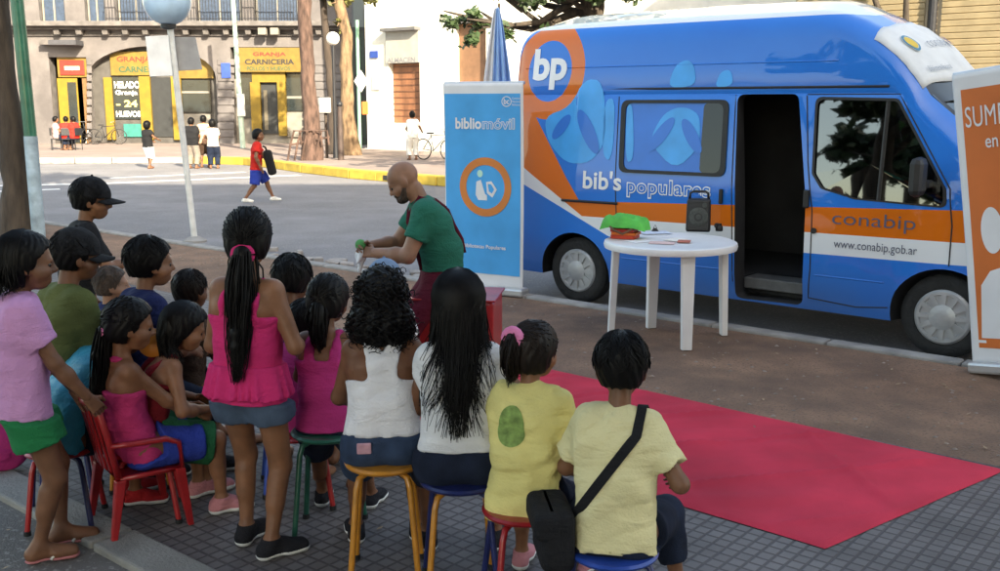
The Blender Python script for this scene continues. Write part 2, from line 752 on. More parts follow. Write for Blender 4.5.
mb.box(((x0 + x1) / 2, 3.3, 12.6), (x1 - x0 - .7, 5.2, .3))
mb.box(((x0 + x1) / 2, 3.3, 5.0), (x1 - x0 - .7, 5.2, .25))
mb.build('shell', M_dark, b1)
# rusticated joints on the piers
for (a, c) in ((217.5, 234.5), (304.5, 349), (87, 92)):
    mb = MB()
    for k in range(10):
        y = 62 + k * 8
        p, q = W(a, y), W(c, y)
        mb.box(((p.x + q.x) / 2 - OFF.x, -.02, p.z - OFF.z), (q.x - p.x, .06, .27))
    mb.build('rusticated_blocks', M_stone, b1, bevel=.02)
for (a, b_, c, d_, dep, nm) in ((-60, 22, 350, 27, -.75, 'cornice'), (-60, 27, 350, 30, -.4, 'moulding'), (-60, 34, 350, 36, -.12, 'moulding')):
    fbox(a, b_, c, d_, dep, -.005).build(nm, M_stone2, b1, bevel=.03)
for px in (108, 128, 148, 188, 208, 228, 250, 275, 298, 320, 60, 82):
    p = W(px, 32.5)
    MB().box((p.x - OFF.x, -.2, p.z - OFF.z), (.22, .4, .22), taper=1.2).build('bracket', M_stone2, b1, bevel=.02)
for px in (265.5, 277.5):
    p = W(px, 31)
    mb = MB()
    mb.box((p.x - OFF.x, -.55, p.z - OFF.z - .05), (.36, .34, .3))
    mb.build('air_conditioner', M_cream, b1, bevel=.02)
for (a, c) in ((112, 153), (193, 302)):
    mb = MB()
    p, q = W(a, 22), W(c, -2)
    xa, xb, za, zb = p.x - OFF.x, q.x - OFF.x, p.z - OFF.z, q.z - OFF.z
    n = int((xb - xa) / .13)
    for k in range(n + 1):
        x = xa + (xb - xa) * k / n
        mb.tube([(x, -.68, za), (x, -.68, zb)], .014, 5)
    mb.tube([(xa, -.68, zb), (xb, -.68, zb)], .03, 6)
    mb.tube([(xa, -.68, za + .1), (xb, -.68, za + .1)], .02, 6)
    mb.build('balcony_railing', M_iron, b1)
for (a, b_, c, d_) in ((87, -15, 102, 25), (117, -28, 150, 22), (197, -28, 239, 21), (255, -28, 297, 21), (41, -24, 61, 21)):
    f_ = fbox(a, b_, c, d_, .3, .36).build('window', pm('blue grey shutter', (.03, .05, .09), .5, .25, 8, .1, 30), b1)
    p, q = W(a, d_), W(c, b_)
    mb = MB()
    for k in range(3):
        x = p.x + (q.x - p.x) * (k / 2) * .94 + .03 * (q.x - p.x) - OFF.x
        mb.box((x, .27, (p.z + q.z) / 2 - OFF.z), (.07, .05, q.z - p.z))
    mb.build('frame', M_cream, f_)
# left bay: red sign over a yellow door
fbox(57, 57, 85, 77, .12, .3).build('fascia', M_shopyellow2, b1)
s_ = fbox(59.5, 60, 83, 75, .06, .115).build('sign', M_red, b1, bevel=.02)
fbox(64, 66, 79, 70, .05, .058).build('sign_panel', pm('pale sign lettering', (.6, .42, .3), .7, .3, 20, 0), s_)
dr = fbox(60, 78, 80, 144, .2, .3).build('door', M_shopyellow, b1)
fbox(70, 82, 74, 143, .17, .198).build('pane', M_glass_dark, dr)
fbox(80.2, 78, 85.5, 145, .2, .34).build('door_post', pm('brown door post', (.16, .08, .03), .6, .2, 8, 0), b1)
# arched shop
fbox(92, 40, 218, 150, .5, .62).build('shop_wall', pm('shaded arch plaster', (.07, .065, .062), .9, .3, 2, .2, 20), b1)  # plaster colour darkened to stand for the shade inside the arch
fbox(108, 51, 152, 75, .36, .48).build('fascia', M_shopyellow2, b1)
fbox(176, 51, 210, 78, .36, .48).build('fascia', M_shopyellow2, b1)
wn = fbox(108.5, 77, 139, 119, .42, .48).build('window', M_glass_dark, b1)
fbox(121, 124, 138, 137, .4, .47).build('teal_panel', M_teal, b1)
fbox(104.5, 77, 108.3, 140, .34, .49).build('post', M_shopyellow, b1)
fbox(140, 76, 147, 140, .3, .49).build('post', M_shopyellow, b1)
fbox(172, 76, 178, 140, .3, .49).build('post', M_shopyellow, b1)
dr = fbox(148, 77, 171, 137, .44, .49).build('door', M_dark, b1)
wn2 = fbox(179, 80, 207, 112, .42, .49).build('window', M_glass_dark, b1)
fbox(178.5, 91, 207, 93, .4, .418).build('glazing_bar', M_cream, wn2)
fbox(178, 114, 208, 139, .42, .49).build('stall_riser', M_cream, b1)
M_let = pm('white lettering', (.75, .75, .72), .6, .1, 8, 0)


def fac_text(body, px0, px1, py0, py1, dep, mat, parent, bold=0.0, name='lettering'):
    p, q = W(px0, py1), W(px1, py0)
    vs, fs = fit_text(body, p.x - OFF.x, q.x - OFF.x, p.z - OFF.z, q.z - OFF.z, bold)
    return flat_obj(name, vs, fs, lambda x, y: (x, dep, y), mat, parent)


fac_text('HELADO', 111, 136, 81, 88, .415, M_let, wn, .03)
fac_text('Granja', 112, 134, 90, 96, .415, M_let, wn, .02)
fac_text('- 24', 113, 134, 100, 107, .415, pm('yellow lettering', (.75, .68, .2), .6, .1, 8, 0), wn, .03)
fac_text('HUEVOS', 113, 137, 111, 117, .415, M_let, wn, .03)
fac_text('GRANJA', 114, 148, 56, 63, .355, M_red, b1, .02)
fac_text('CARNES', 116, 149, 66, 72, .355, M_green_dk, b1, .02)
# right bay: the yellow butcher's shop
fbox(234.5, 40, 305, 150, .5, .62).build('shop_wall', M_cream, b1)
s_ = fbox(235.5, 47.5, 303.5, 72, .0, .2).build('sign', M_shopyellow2, b1, bevel=.02)
fac_text('GRANJA', 253, 286, 52, 57, -.006, M_red, s_, .03)
fac_text('CARNICERIA', 245, 294, 59, 64.5, -.006, M_blackpaint, s_, .03)
fac_text('POLLOS Y HUEVOS', 247, 290, 66.5, 70.5, -.006, M_green_dk, s_, .01)
fbox(236, 74, 250, 118, .42, .49).build('window', M_glass_dark, b1)
fbox(251, 72, 284, 82, .2, .46).build('door_lintel', M_shopyellow, b1)
fbox(251, 82, 258.5, 136, .2, .46).build('door_post', M_shopyellow, b1)
fbox(278, 82, 284, 136, .2, .46).build('door_post', M_shopyellow, b1)
dr = fbox(259, 83, 277.5, 134, .4, .48).build('door', M_dark, b1)
fbox(263, 90, 265, 130, .37, .398).build('frame', pm('door metal', (.12, .1, .07), .4, .1, 8, 0), dr)
wn = fbox(285, 74, 303.5, 111, .42, .49).build('window', M_glass_dark, b1)
fbox(285, 96, 303.5, 98.5, .4, .418).build('glazing_bar', M_cream, wn)
fbox(285, 113, 303.5, 137, .35, .49).build('stall_riser', M_cream, b1)
M_blue = pm('blue street plate', (.02, .06, .3), .4, .15, 6, 0)
fbox(222, 63, 230.5, 78, -.09, -.055).build('street_plate', M_blue, b1, bevel=.01)
fbox(44, 40, 56, 45, -.5, -.05).build('ledge', M_stone2, b1)
fbox(57, 41, 84, 46, -.9, -.05).build('canopy', pm('awning grey', (.05, .05, .06), .8, .2, 5, .1, 20), b1, bevel=.02)

# dark gate and planting between the two far buildings
p, q = W(352, 150, 44.5), W(369, 28, 44.5)
gt = thing('metal_gate', 'tall dark green gate in the gap beside the white building', 'gate', ((p.x + q.x) / 2, 44.5, .05))
mb = MB()
ww, hh = (q.x - p.x), q.z
mb.box((0, .04, hh / 2), (ww, .04, hh))
mb.build('sheet', pm('gate green', (.012, .03, .022), .5, .3, 8, .1, 30), gt)
mb = MB()
for k in range(5):
    mb.box((-ww / 2 + ww * k / 4, 0, hh / 2), (.05, .036, hh))
for z in (.3, 2.2, hh - .1):
    mb.box((0, -.022, z), (ww, .008, .08))
mb.build('bars', M_iron, gt)

# ------------------------------------------------------------------ white building
M_white = ground_mat('plain whitewash', (.8, .77, .7), (.74, .69, .6), 1.5, .15, 30)  # warm white, the wall's own colour
B2 = Vector((-5.35, 40.8, .05))
b2 = thing('white_building', 'whitewashed street-front building with brown shutters in the sun', 'building', B2, ROT)
bn = NV


def on_b2(px, py, off=0.0):
    x = (px - 500) / 1000.0
    y = -(py - 285.5) / 1000.0
    d = Vector((x, CP + y * SP, -SP + y * CP))
    o_ = Vector((0, 0, CAM_H))
    p0 = B2 + bn * off
    t_ = (p0 - o_).dot(bn) / d.dot(bn)
    r_ = o_ + d * t_ - B2
    return r_.dot(DV), r_.z


def b2box(px0, py0, px1, py1, o0, o1):
    """box standing o0..o1 proud of the wall"""
    a, z1 = on_b2(px0, py0)
    c, _ = on_b2(px1, py0)
    _, z0 = on_b2((px0 + px1) / 2, py1)
    mb = MB()
    mb.box(((a + c) / 2, -(o0 + o1) / 2, (z0 + z1) / 2), (c - a, o1 - o0, z1 - z0))
    return mb


mb = MB()
mb.box((11, 5, 5.5), (22, 10, 11))
wl = mb.build('wall', M_white, b2)
bpy.context.view_layer.update()
cut = []
for rc in ((389, 63, 419.5, 123), (455, 23, 486, 84)):
    c_ = b2box(*rc, -.35, .5).build('cutter', M_white)
    c_.matrix_world = Matrix.Translation(B2) @ Matrix.Rotation(ROT, 4, 'Z')
    cut.append(c_)
bpy.context.view_layer.update()
boolean(wl, cut)
M_brown = pm('weathered brown shutter', (.24, .1, .05), .7, .4, 3, .3, 25, stretch=(1, 1, .3))
sh = b2box(389.5, 64, 419, 122.5, -.3, -.2).build('shutter', M_brown, b2)
mb = MB()
for k in range(9):
    f_ = b2box(390, 66 + k * 6.2, 418.5, 67 + k * 6.2, -.2, -.185)
    mb.add(f_.v, f_.f)
mb.build('slats', pm('dark shutter slat', (.13, .055, .03), .7, .3, 6, 0), sh)
sg = b2box(387, 31, 420, 63, .01, .1).build('sign_board', pm('pale sign board', (.36, .35, .33), .7, .1, 3, 0), b2, bevel=.01)
a0, z1 = on_b2(389, 58)
a1, z0 = on_b2(417, 62)
vs, fs = fit_text('ALMACEN', a0, a1, z0, z1, .02)
flat_obj('lettering', vs, fs, lambda x, y: (x, -.105, y), pm('grey lettering', (.2, .2, .22), .7, .2, 9, 0), sg)
b2box(386, 29, 421, 31, .02, .35).build('sign_hood', pm('grey hood', (.12, .12, .125), .7, .2, 4, 0), b2)
b2box(455.5, 24, 485.5, 83.5, -.3, -.2).build('shutter', pm('salmon shutter', (.22, .115, .065), .7, .15, 5, .1, 20), b2)
b2box(453, 21, 488, 23, .01, .12).build('lintel', M_stone2, b2)
b2box(366.5, 148, 520, 157, .005, .1).build('plinth', pm('plinth grey', (.5, .46, .4), .9, .2, 3, .2, 20), b2)
b2box(370.5, 51, 378.5, 58, .02, .06).build('street_plate', M_blue, b2, bevel=.01)
b2box(372, 76, 380, 90, .02, .04).build('notice', pm('grey notice', (.45, .45, .44), .8, .3, 30, 0), b2)

# ------------------------------------------------------------------ shuttered building behind the van
M_shut = pm('beige roller shutter', (.42, .33, .2), .6, .12, 4, .05, 30)
p3 = K0 - NV * 15.0 + DV * (-4.0)
b3 = thing('shuttered_building', 'beige building with slatted roller shutters across the street behind the van', 'building', (p3.x, p3.y, .05), ROT)
mb = MB()
mb.box((9, 4.2, 4.5), (18, 8, 9))
mb.build('wall', pm('beige render', (.5, .4, .28), .9, .15, 2, .2, 20), b3)
for k in range(6):
    mb = MB()
    for i in range(46):
        mb.box((1.6 + 2.95 * k, .16, .35 + i * .13), (2.6, .05, .1), M=Matrix.Rotation(R(14), 3, 'X'))
    mb.box((1.6 + 2.95 * k, .19, 3.3), (2.6, .02, 6))
    mb.build('roller_shutter', M_shut, b3)
for x in (3.075, 8.975):
    MB().tube([(x, .1, 0), (x, .1, 8.8)], .09, 10).build('downpipe', M_iron, b3)

# unseen block added on the camera's side to shade the plaza
bb = thing('added_shade_block', 'tall plain block, unseen, added behind the camera to shade the plaza', 'building', (23, -13, 0))
mb = MB()
mb.box((0, -6, 11.2), (49, 12, 22.4))
mb.build('wall', pm('block render', (.3, .27, .24), .9, .15, 1, .2, 12), bb)
for fl in range(6):
    mb = MB()
    for k in range(12):
        mb.box((-22 + 4 * k, .03, 2.2 + 3.4 * fl), (1.7, .05, 1.9))
    mb.build('window_row', M_glass_dark, bb)
# ------------------------------------------------------------------ trees, poles and street furniture
M_bark = pm('dark bark', (.055, .042, .032), .95, .45, 9, 1.0, 22, stretch=(1, 1, .25))
M_bark2 = pm('red brown bark', (.085, .05, .04), .95, .6, 9, 1.0, 30, stretch=(1, 1, .3))
M_bark3 = pm('tan bark', (.17, .11, .065), .95, .6, 9, 1.0, 30, stretch=(1, 1, .3))
M_bark4 = pm('grey brown bark', (.05, .037, .03), .95, .35, 6, .8, 18, stretch=(1, 1, .3))


def leaf_mat(name, c):
    m = pm(name, c, .55, .55, 1.6, 0, det=6)
    m.node_tree.nodes['Principled BSDF'].inputs['Transmission Weight'].default_value = 0
    return m


M_leaf_dk = leaf_mat('dark leaf', (.03, .055, .018))
M_leaf_ol = leaf_mat('olive leaf', (.12, .12, .035))
M_leaf_br = leaf_mat('yellow green leaf', (.11, .13, .04))


def leaves(mb, c, rad, n, size, rng):
    """leaf-sized faces clumped through a volume with gaps between the clumps"""
    ncl = max(4, n // 55)
    cl = []
    for _ in range(ncl):
        v = Vector((rng.gauss(0, 1), rng.gauss(0, 1), rng.gauss(0, 1))).normalized() * (rng.random() ** .45)
        cl.append(Vector((c[0] + v.x * rad[0], c[1] + v.y * rad[1], c[2] + v.z * rad[2])))
    for i in range(n):
        q = cl[rng.randrange(ncl)]
        s = min(rad) * .2
        p = q + Vector((rng.gauss(0, s), rng.gauss(0, s), rng.gauss(0, s * .7)))
        L = size * rng.uniform(.6, 1.3)
        u = Vector((rng.gauss(0, 1), rng.gauss(0, 1), rng.gauss(0, .6))).normalized()
        v = u.cross(Vector((rng.gauss(0, 1), rng.gauss(0, 1), rng.gauss(0, 1)))).normalized() * .5
        n0 = len(mb.v)
        for r_ in (p - u * L, p - u * L * .2 + v * L, p + u * L, p - u * L * .2 - v * L):
            mb.v.append(tuple(r_))
        mb.f.append((n0, n0 + 1, n0 + 2, n0 + 3))


def tree(name, label, base, path, r0, r1, bark, leafm, clumps, size=.12, seed=1, group=None):
    rng = random.Random(seed)
    t = thing(name, label, 'tree', base, 0, group)
    mb = MB()
    pts = [Vector(p) for p in path]
    fine = []
    for i in range(len(pts) - 1):
        for k in range(6):
            f = k / 6
            p = pts[i].lerp(pts[i + 1], f)
            fine.append(p + Vector((rng.gauss(0, r0 * .08), rng.gauss(0, r0 * .08), 0)))
    fine.append(pts[-1])
    n = len(fine)
    rs = [(r0 + (r1 - r0) * i / (n - 1)) * (1 + .45 * max(0, 1 - i / 3)) * rng.uniform(.94, 1.06) for i in range(n)]
    mb.tube(fine, rs, 12)
    top = fine[-1]
    for c, rad, cnt in clumps:
        c = Vector(c)
        st = fine[int(n * rng.uniform(.7, .99))]
        mid = st.lerp(c, .5) + Vector((0, 0, -.12 * (c - st).length))
        mb.tube([st, mid, c], [r1 * .5, r1 * .3, r1 * .08], 7)
        for _ in range(3):
            e = c + Vector((rng.uniform(-1, 1) * rad[0], rng.uniform(-1, 1) * rad[1], rng.uniform(-.6, .8) * rad[2]))
            mb.tube([mid.lerp(c, .5), e], [r1 * .3, r1 * .07], 5)
    mb.build('trunk', bark, t, smooth=60)
    cb = MB()
    for c, rad, cnt in clumps:
        leaves(cb, c, rad, cnt, size, rng)
    o_ = cb.build('crown', leafm, t)
    return t


g = ground_at(20, 236)
tree('street_tree', 'thick dark trunk of the plaza tree at the left edge beside the green pole', g, [(0, 0, 0), (.0, 0, 1.5), (-.08, .05, 3.2), (-.02, .1, 4.6)], .2, .15, M_bark, M_leaf_dk,
     [((-.9, .2, 6.2), (1.5, 1.5, 1.0), 700), ((1.3, .8, 6.8), (1.6, 1.5, 1.1), 800), ((.1, -.9, 7.4), (1.8, 1.6, 1.1), 800), ((-.3, .1, 4.4), (.5, .4, .5), 60)], .13, 3)
g = ground_at(313, 160, .05)
tree('street_tree', 'red brown leaning tree trunk on the far corner, left of the lamp globe', g, [(0, 0, 0), (-.05, 0, 2.2), (-.12, 0, 4.5), (-.2, 0, 7.2)], .27, .2, M_bark2, M_leaf_ol,
     [((-.8, 0, 8.6), (1.8, 1.8, 1.2), 500), ((.8, .4, 9.3), (1.8, 1.8, 1.2), 500)], .16, 5, 'trees on the far corner')
g = ground_at(334, 154, .05)
tree('street_tree', 'thin grey brown tree trunk just behind the lamp globe on the far corner', g, [(0, 0, 0), (-.02, 0, 2.2), (-.2, 0, 4.5), (-.25, 0, 6.6)], .16, .11, M_bark4, M_leaf_ol,
     [((.2, 0, 7.4), (1.2, 1.2, .9), 420), ((.1, -.3, 5.3), (.7, .5, .5), 220), ((.3, -.2, 6.2), (.8, .6, .5), 260)], .16, 6, 'trees on the far corner')
g = ground_at(351, 155, .05)
tree('street_tree', 'tan sunlit tree trunk with olive leaves beside the dark green gate', g, [(0, 0, 0), (-.1, 0, 2.0), (-.05, 0, 4.2), (-.4, 0, 6.0)], .26, .17, M_bark3, M_leaf_ol,
     [((.0, .1, 5.6), (.9, .7, .7), 320), ((-.6, .2, 6.5), (1.0, .9, .7), 260), ((.9, 0, 6.6), (1.1, 1, .6), 260), ((-.2, .0, 4.6), (.3, .3, .35), 40)], .13, 8, 'trees on the far corner')
# tree behind the van, its limbs reaching left over the street
tb = Vector((2.2, 25.0, .05))
tree('street_tree', 'dark leafy tree across the street whose branches hang above the back of the van', tb, [(0, 0, 0), (.05, 0, 1.6), (.0, 0, 3.2), (.1, 0, 4.6)], .3, .24, M_bark, M_leaf_dk,
     [((-.7, -1, 5.6), (1.5, 1.6, .8), 1100), ((-2.3, -.6, 5.0), (.75, .7, .55), 240), ((1.2, -.6, 5.8), (1.8, 1.5, .9), 900), ((-1.5, 0, 6.6), (2, 1.8, 1.0), 800), ((.2, .2, 7.5), (2.4, 2, 1.2), 900),
      ((-.75, -1, 4.35), (1.2, .8, .42), 800), ((-2.6, -1, 3.55), (.85, .5, .5), 330), ((-1.7, -1, 4.5), (.8, .6, .4), 420), ((.6, -1, 4.5), (1.0, .8, .4), 500), ((-3.0, -.8, 3.75), (.55, .5, .32), 110), ((-2.2, -.8, 4.35), (.35, .4, .4), 60), ((-1.2, -.6, 3.6), (.3, .3, .6), 60)], .1, 12)
tb = Vector((8.5, 21.5, .05))
tree('street_tree', 'dark leafy tree standing across the street hidden behind the van roof', tb, [(0, 0, 0), (.0, 0, 1.6), (.1, 0, 3.0)], .25, .2, M_bark, M_leaf_dk,
     [((-1.4, 0, 5.6), (1.7, 1.4, .6), 500), ((0, .4, 6.2), (2, 1.8, 1), 500)], .13, 14)

# unseen trees added behind the camera for shade and for reflections in the van
for i, (x, y, lb) in enumerate(((-3.4, -1.6, 'unseen broad tree added to shade the seated children from behind'), (-12, -2.5, 'unseen broad tree added well to the left for the van reflection'), (-16.5, -6.5, 'unseen broad tree added furthest to the left for the van reflection'), (3.2, -2.6, 'unseen broad tree added for shade behind the boy in plain yellow'))):
    cx_, cy_ = (2.4, 3.4) if i == 0 else ((-2.2, 4.2) if i == 3 else (0, 0))
    zz = 0 if i in (0, 3) else -1.7
    tree('added_tree', lb, Vector((x, y, 0)), [(0, 0, 0), (.1, .1, 1.6), (.2, .3, 3.2), (.4, .7, 4.4)], .22, .16, M_bark, M_leaf_dk,
         [((cx_ - 1.2, cy_ - 1.0, 6.0 + zz), (1.7, 1.7, .9), 1500), ((cx_ + 1.2, cy_ - .8, 6.3 + zz), (1.7, 1.7, .9), 1500), ((cx_, cy_ + .6, 6.2 + zz), (1.9, 1.6, .9), 1500), ((cx_ * .3, cy_ * .3, 5.8 + zz), (1.7, 1.7, 1), 1100)], .24, 40 + i, 'unseen trees added for shade and reflection')

tree('added_tree', 'unseen low tree added to shade the left end of the seated children', Vector((-7.2, 1.6, 0)), [(0, 0, 0), (.1, .1, 1.4), (.3, .2, 2.8), (.8, .5, 4.0)], .24, .18, M_bark, M_leaf_dk,  # unseen tree added to darken the left group of children
     [((2.6, .6, 4.9), (1.5, 1.5, .9), 1400), ((1.0, 1.6, 4.7), (1.6, 1.5, .9), 1400), ((.6, -.6, 4.6), (1.6, 1.5, .9), 1400), ((2.0, -1.2, 5.3), (1.6, 1.5, .9), 800), ((3.6, -.6, 5.4), (1.4, 1.4, .8), 700)], .2, 51, 'unseen trees added for shade and reflection')
for i, (x, y, lb) in enumerate(((-8.6, -2.6, 'unseen low shrub added left of the shading tree for the window reflection'), (-11.5, -4.2, 'unseen low shrub added between the two left trees for the window reflection'), (-7.0, -4.6, 'unseen low shrub added nearest the shading tree for the window reflection'), (-10.2, -.6, 'unseen low shrub added closest to the street for the window reflection'))):  # unseen shrubs added as the dark lower part of the cab window reflection
    tree('added_shrub', lb, Vector((x, y, 0)), [(0, 0, 0), (.02, 0, .4), (0, .03, .8)], .06, .04, M_bark, M_leaf_dk,
         [((-.6, 0, 1.3), (1.0, .9, .8), 420), ((.6, .1, 1.4), (1.0, .9, .8), 420), ((0, 0, .8), (1.2, .9, .5), 300)], .15, 60 + i, 'unseen shrubs added for the van window reflection')

# near poles
M_polegreen = pm('green pole paint', (.018, .12, .075), .35, .25, 6, .1, 40, coat=.3)
M_polepale = pm('pale blue pole paint', (.3, .4, .47), .5, .4, 5, .2, 30)
M_polewhite = pm('white pole paint', (.62, .63, .62), .45, .15, 8, .1, 40)
g = ground_at(39, 238)
t = thing('street_pole', 'thick green pole with a pale painted foot beside the plaza tree', 'pole', g)
MB().tube([(0, 0, 1.42), (-.03, 0, 3.2), (-.08, 0, 6.5)], .085, 16).build('shaft', M_polegreen, t, smooth=50)
MB().tube([(0, 0, 0), (0, 0, 1.42)], .09, 16).build('painted_foot', M_polepale, t, smooth=50)

g = ground_at(195, 242)
t = thing('sign_pole', 'white leaning pole with two sign plates and a pale blue globe', 'sign pole', g)
top = at_depth(160, -60, g.y) - g
MB().tube([(0, 0, 0), top], .042, 12).build('shaft', M_polewhite, t, smooth=50)
MB().lathe([(.0, 0), (.16, 0), (.16, .03), (.06, .08)], 16).build('base', M_kerb, t, smooth=40)
p = at_depth(159, 56, g.y - .06) - g
MB().box(p, (.3, .02, .52), M=Matrix.Rotation(R(-3), 3, 'Y')).build('sign_plate', pm('white sign plate', (.85, .85, .85), .5, .1, 5, .03, 20), t, bevel=.006)
p = at_depth(187, 54, g.y + .05) - g
mb = MB()
a_ = [(-.17, .22), (.12, .22), (.19, -.2), (-.16, -.22)]
mb.prism([(x + p.x, z + p.z) for x, z in a_], lambda x, y, d: (x, p.y + d, y), .02)
mb.build('sign_back', pm('grey sign back', (.3, .3, .31), .5, .15, 6, .05, 30), t, bevel=.005)
p = at_depth(167, 1, g.y - .02) - g
gm = pm('blue white globe', (.42, .6, .78), .25, .3, 2.2, 0, coat=.5)
MB().ball(p, .31, 28, 18).build('globe', gm, t, smooth=0)
MB().lathe([(.05, -.36), (.1, -.34), (.1, -.29)], 14, p).build('globe_collar', M_iron, t, smooth=40)

# far poles
g = ground_at(243, 148, .05)
t = thing('street_pole', 'slim pale green pole with a small white box outside the butcher shop', 'pole', g)
top = at_depth(231, -30, g.y) - g
MB().tube([(0, 0, 0), top], [.11, .085], 10).build('shaft', pm('pale green pole', (.4, .52, .45), .5, .2, 5, .05, 30), t, smooth=50)
p = at_depth(241, 105, g.y - .14) - g
MB().box(p, (.3, .12, .9)).build('notice_box', M_polewhite, t, bevel=.02)

g = ground_at(336, 158, .05)
t = thing('street_lamp', 'lamp post with a white globe among the far corner trees', 'street lamp', g)
top = at_depth(333, 44, g.y) - g
MB().tube([(0, 0, 0), (0, 0, 1.0), top], [.1, .055, .045], 10).build('post', M_iron, t, smooth=50)
MB().ball(top + Vector((0, 0, .18)), .22, 18, 12).build('globe', pm('white lamp globe', (.8, .8, .75), .3, .05, 3, 0, coat=.3), t, smooth=0)

g = ground_at(360, 150, .05)
t = thing('sign_pole', 'green pole carrying a white diamond sign in front of the dark gate', 'sign pole', g)
top = at_depth(357, 20, g.y) - g
MB().tube([(0, 0, 0), top], .07, 10).build('shaft', pm('mint pole paint', (.2, .4, .3), .5, .2, 6, 0), t, smooth=50)
p = at_depth(361, 81, g.y - .1) - g
mb = MB()
mb.prism([(p.x, p.z + .42), (p.x - .27, p.z), (p.x, p.z - .42), (p.x + .27, p.z)], lambda x, y, d: (x, p.y + d, y), .03)
mb.build('sign_plate', M_polewhite, t)
p = at_depth(365, 108, g.y - .1) - g
MB().box(p, (.24, .06, .5)).build('orange_box', pm('orange plastic', (.55, .14, .03), .5, .1, 5, 0), t, bevel=.02)

t = thing('post_box', 'small white box on a brown post beside the leaning far tree', 'box', ground_at(327, 158, .05))
MB().tube([(0, 0, 0), (0, 0, 1.5)], .05, 8).build('post', M_bark4, t)
MB().box((0, -.06, 1.75), (.36, .25, .5)).build('box', M_polewhite, t, bevel=.03)

g = ground_at(309, 160, .05)
t = thing('bike_rack', 'brown rack of bent bars standing at the foot of the leaning tree', 'rack', g)
mb = MB()
for k in range(5):
    x = -.5 + .22 * k
    mb.tube([(x - .12, -.35, 0), (x, -.35, .55), (x + .12, -.35, .95), (x + .3, -.35, .95), (x + .34, -.35, .5)], .035, 7)
mb.tube([(-.55, -.33, .5), (.75, -.33, .75)], .03, 7)
mb.build('bars', M_bark2, t, smooth=50)
g = ground_at(338, 160, .05)
t = thing('bollard', 'dark post at the kerb in front of the thin far tree', 'bollard', g)
MB().tube([(.1, 0, 0), (.1, 0, 1.2), (.1, 0, 1.75)], [.1, .08, .07], 10).build('post', pm('dark brown post', (.06, .04, .035), .7, .2, 6, 0), t, smooth=50)
MB().ball((.1, 0, 1.78), .1).build('cap', M_iron, t, smooth=0)
# ------------------------------------------------------------------ the van
VB = 1.97
van = thing('minibus', 'blue high-roof library van with orange and white bands parked at the kerb, side door open', 'van', (.727, 9.768, -.1), math.atan2(-.636, .772))
IZ = [.25, .5, 1.25, 1.4, 2.03, 2.05, 2.09, 2.5, 2.62, 2.8]
IV = [.035, .0, .0, .015, .085, .098, .09, .15, .2, .3]
TU = [-.86, -.84, -.78, -.66, -.4, 1.0, 2.3, 2.45, 2.6, 2.75, 2.9, 3.05, 3.13, 3.96, 4.1, 4.35, 4.55, 4.66, 4.72]
TZ = [2.55, 2.62, 2.69, 2.73, 2.75, 2.76, 2.745, 2.715, 2.65, 2.55, 2.40, 2.19, 2.06, 1.33, 1.27, 1.17, 1.03, .85, .7]
PU = [-.86, -.84, -.80, -.74, -.6, 3.5, 3.9, 4.2, 4.45, 4.6, 4.7, 4.72]
PI = [.10, .06, .025, .006, 0, 0, .035, .1, .2, .32, .48, .55]


def ztop(u):
    return float(np.interp(u, TU, TZ))


def inset(u, z):
    return float(np.interp(z, IZ, IV) + np.interp(u, PU, PI))


def bulge(u, y):
    t_ = min(max((u - 2.45) / .65, 0), 1)
    return .22 * t_ * t_ * (3 - 2 * t_) * (1 - ((y - VB / 2) / (VB / 2)) ** 2)


def side(u, z, off=.004):
    y = inset(u, z) - off
    return (u + bulge(u, max(y, 0)), y, z)


def section(u):
    zt = ztop(u)
    cw = float(np.interp(u, [-.86, -.5, 2.2, 2.7, 3.2], [.04, .12, .12, .05, .03]))
    zb = float(np.interp(u, [-.86, -.7, 3.9, 4.4, 4.72], [.4, .27, .25, .28, .36]))
    ra, rz_ = .25, min(.22, (zt - zb) * .4)
    pts = []
    zs = [zb, .33, .5, .8, 1.1, 1.25, 1.4, 1.7, 2.03, 2.05, 2.09, 2.3, 2.5]
    lim = zt - rz_
    zz = [z if z < lim - .004 else None for z in zs]
    cnt = len(zs)
    for i, z in enumerate(zs):
        if zz[i] is None or z < zb:
            z = lim - .0005 * (cnt - i) if zz[i] is None else zb + .0005 * i
        pts.append((inset(u, z), z))
    y0 = inset(u, lim)
    for k in range(1, 8):
        a = k / 7 * math.pi / 2
        pts.append((y0 + ra * (1 - math.cos(a)), lim + rz_ * math.sin(a)))
    ye = y0 + ra
    for f in (.35, .7):
        pts.append((ye + (VB / 2 - ye) * f, zt + cw * (1 - (1 - f) ** 2)))
    full = pts + [(VB / 2, zt + cw)] + [(VB - y, z) for y, z in reversed(pts)]
    return full


def top_z(u, y):
    s = section(u)
    h = len(s) // 2
    seg = s[10:h + 1]
    yy = min(y, VB - y)
    return float(np.interp(yy, [p[0] for p in seg], [p[1] for p in seg]))


us = sorted(set([round(x, 3) for x in list(np.linspace(-.4, 2.3, 12)) + list(np.linspace(2.3, 3.13, 14)) + list(np.linspace(3.13, 3.96, 7)) + list(np.linspace(3.96, 4.72, 12)) + [-.86, -.85, -.84, -.82, -.8, -.77, -.74, -.7, -.66, -.6, -.5]]))
mb = MB()
rows = [section(u) for u in us]
npt = len(rows[0])
for u, r_ in zip(us, rows):
    mb.v += [(u, y, z) for y, z in r_]
for i in range(len(us) - 1):
    for k in range(npt):
        k2 = (k + 1) % npt
        mb.f.append((i * npt + k, i * npt + k2, (i + 1) * npt + k2, (i + 1) * npt + k))
mb.f.append(tuple(range(npt)))
mb.f.append(tuple((len(us) - 1) * npt + k for k in reversed(range(npt))))


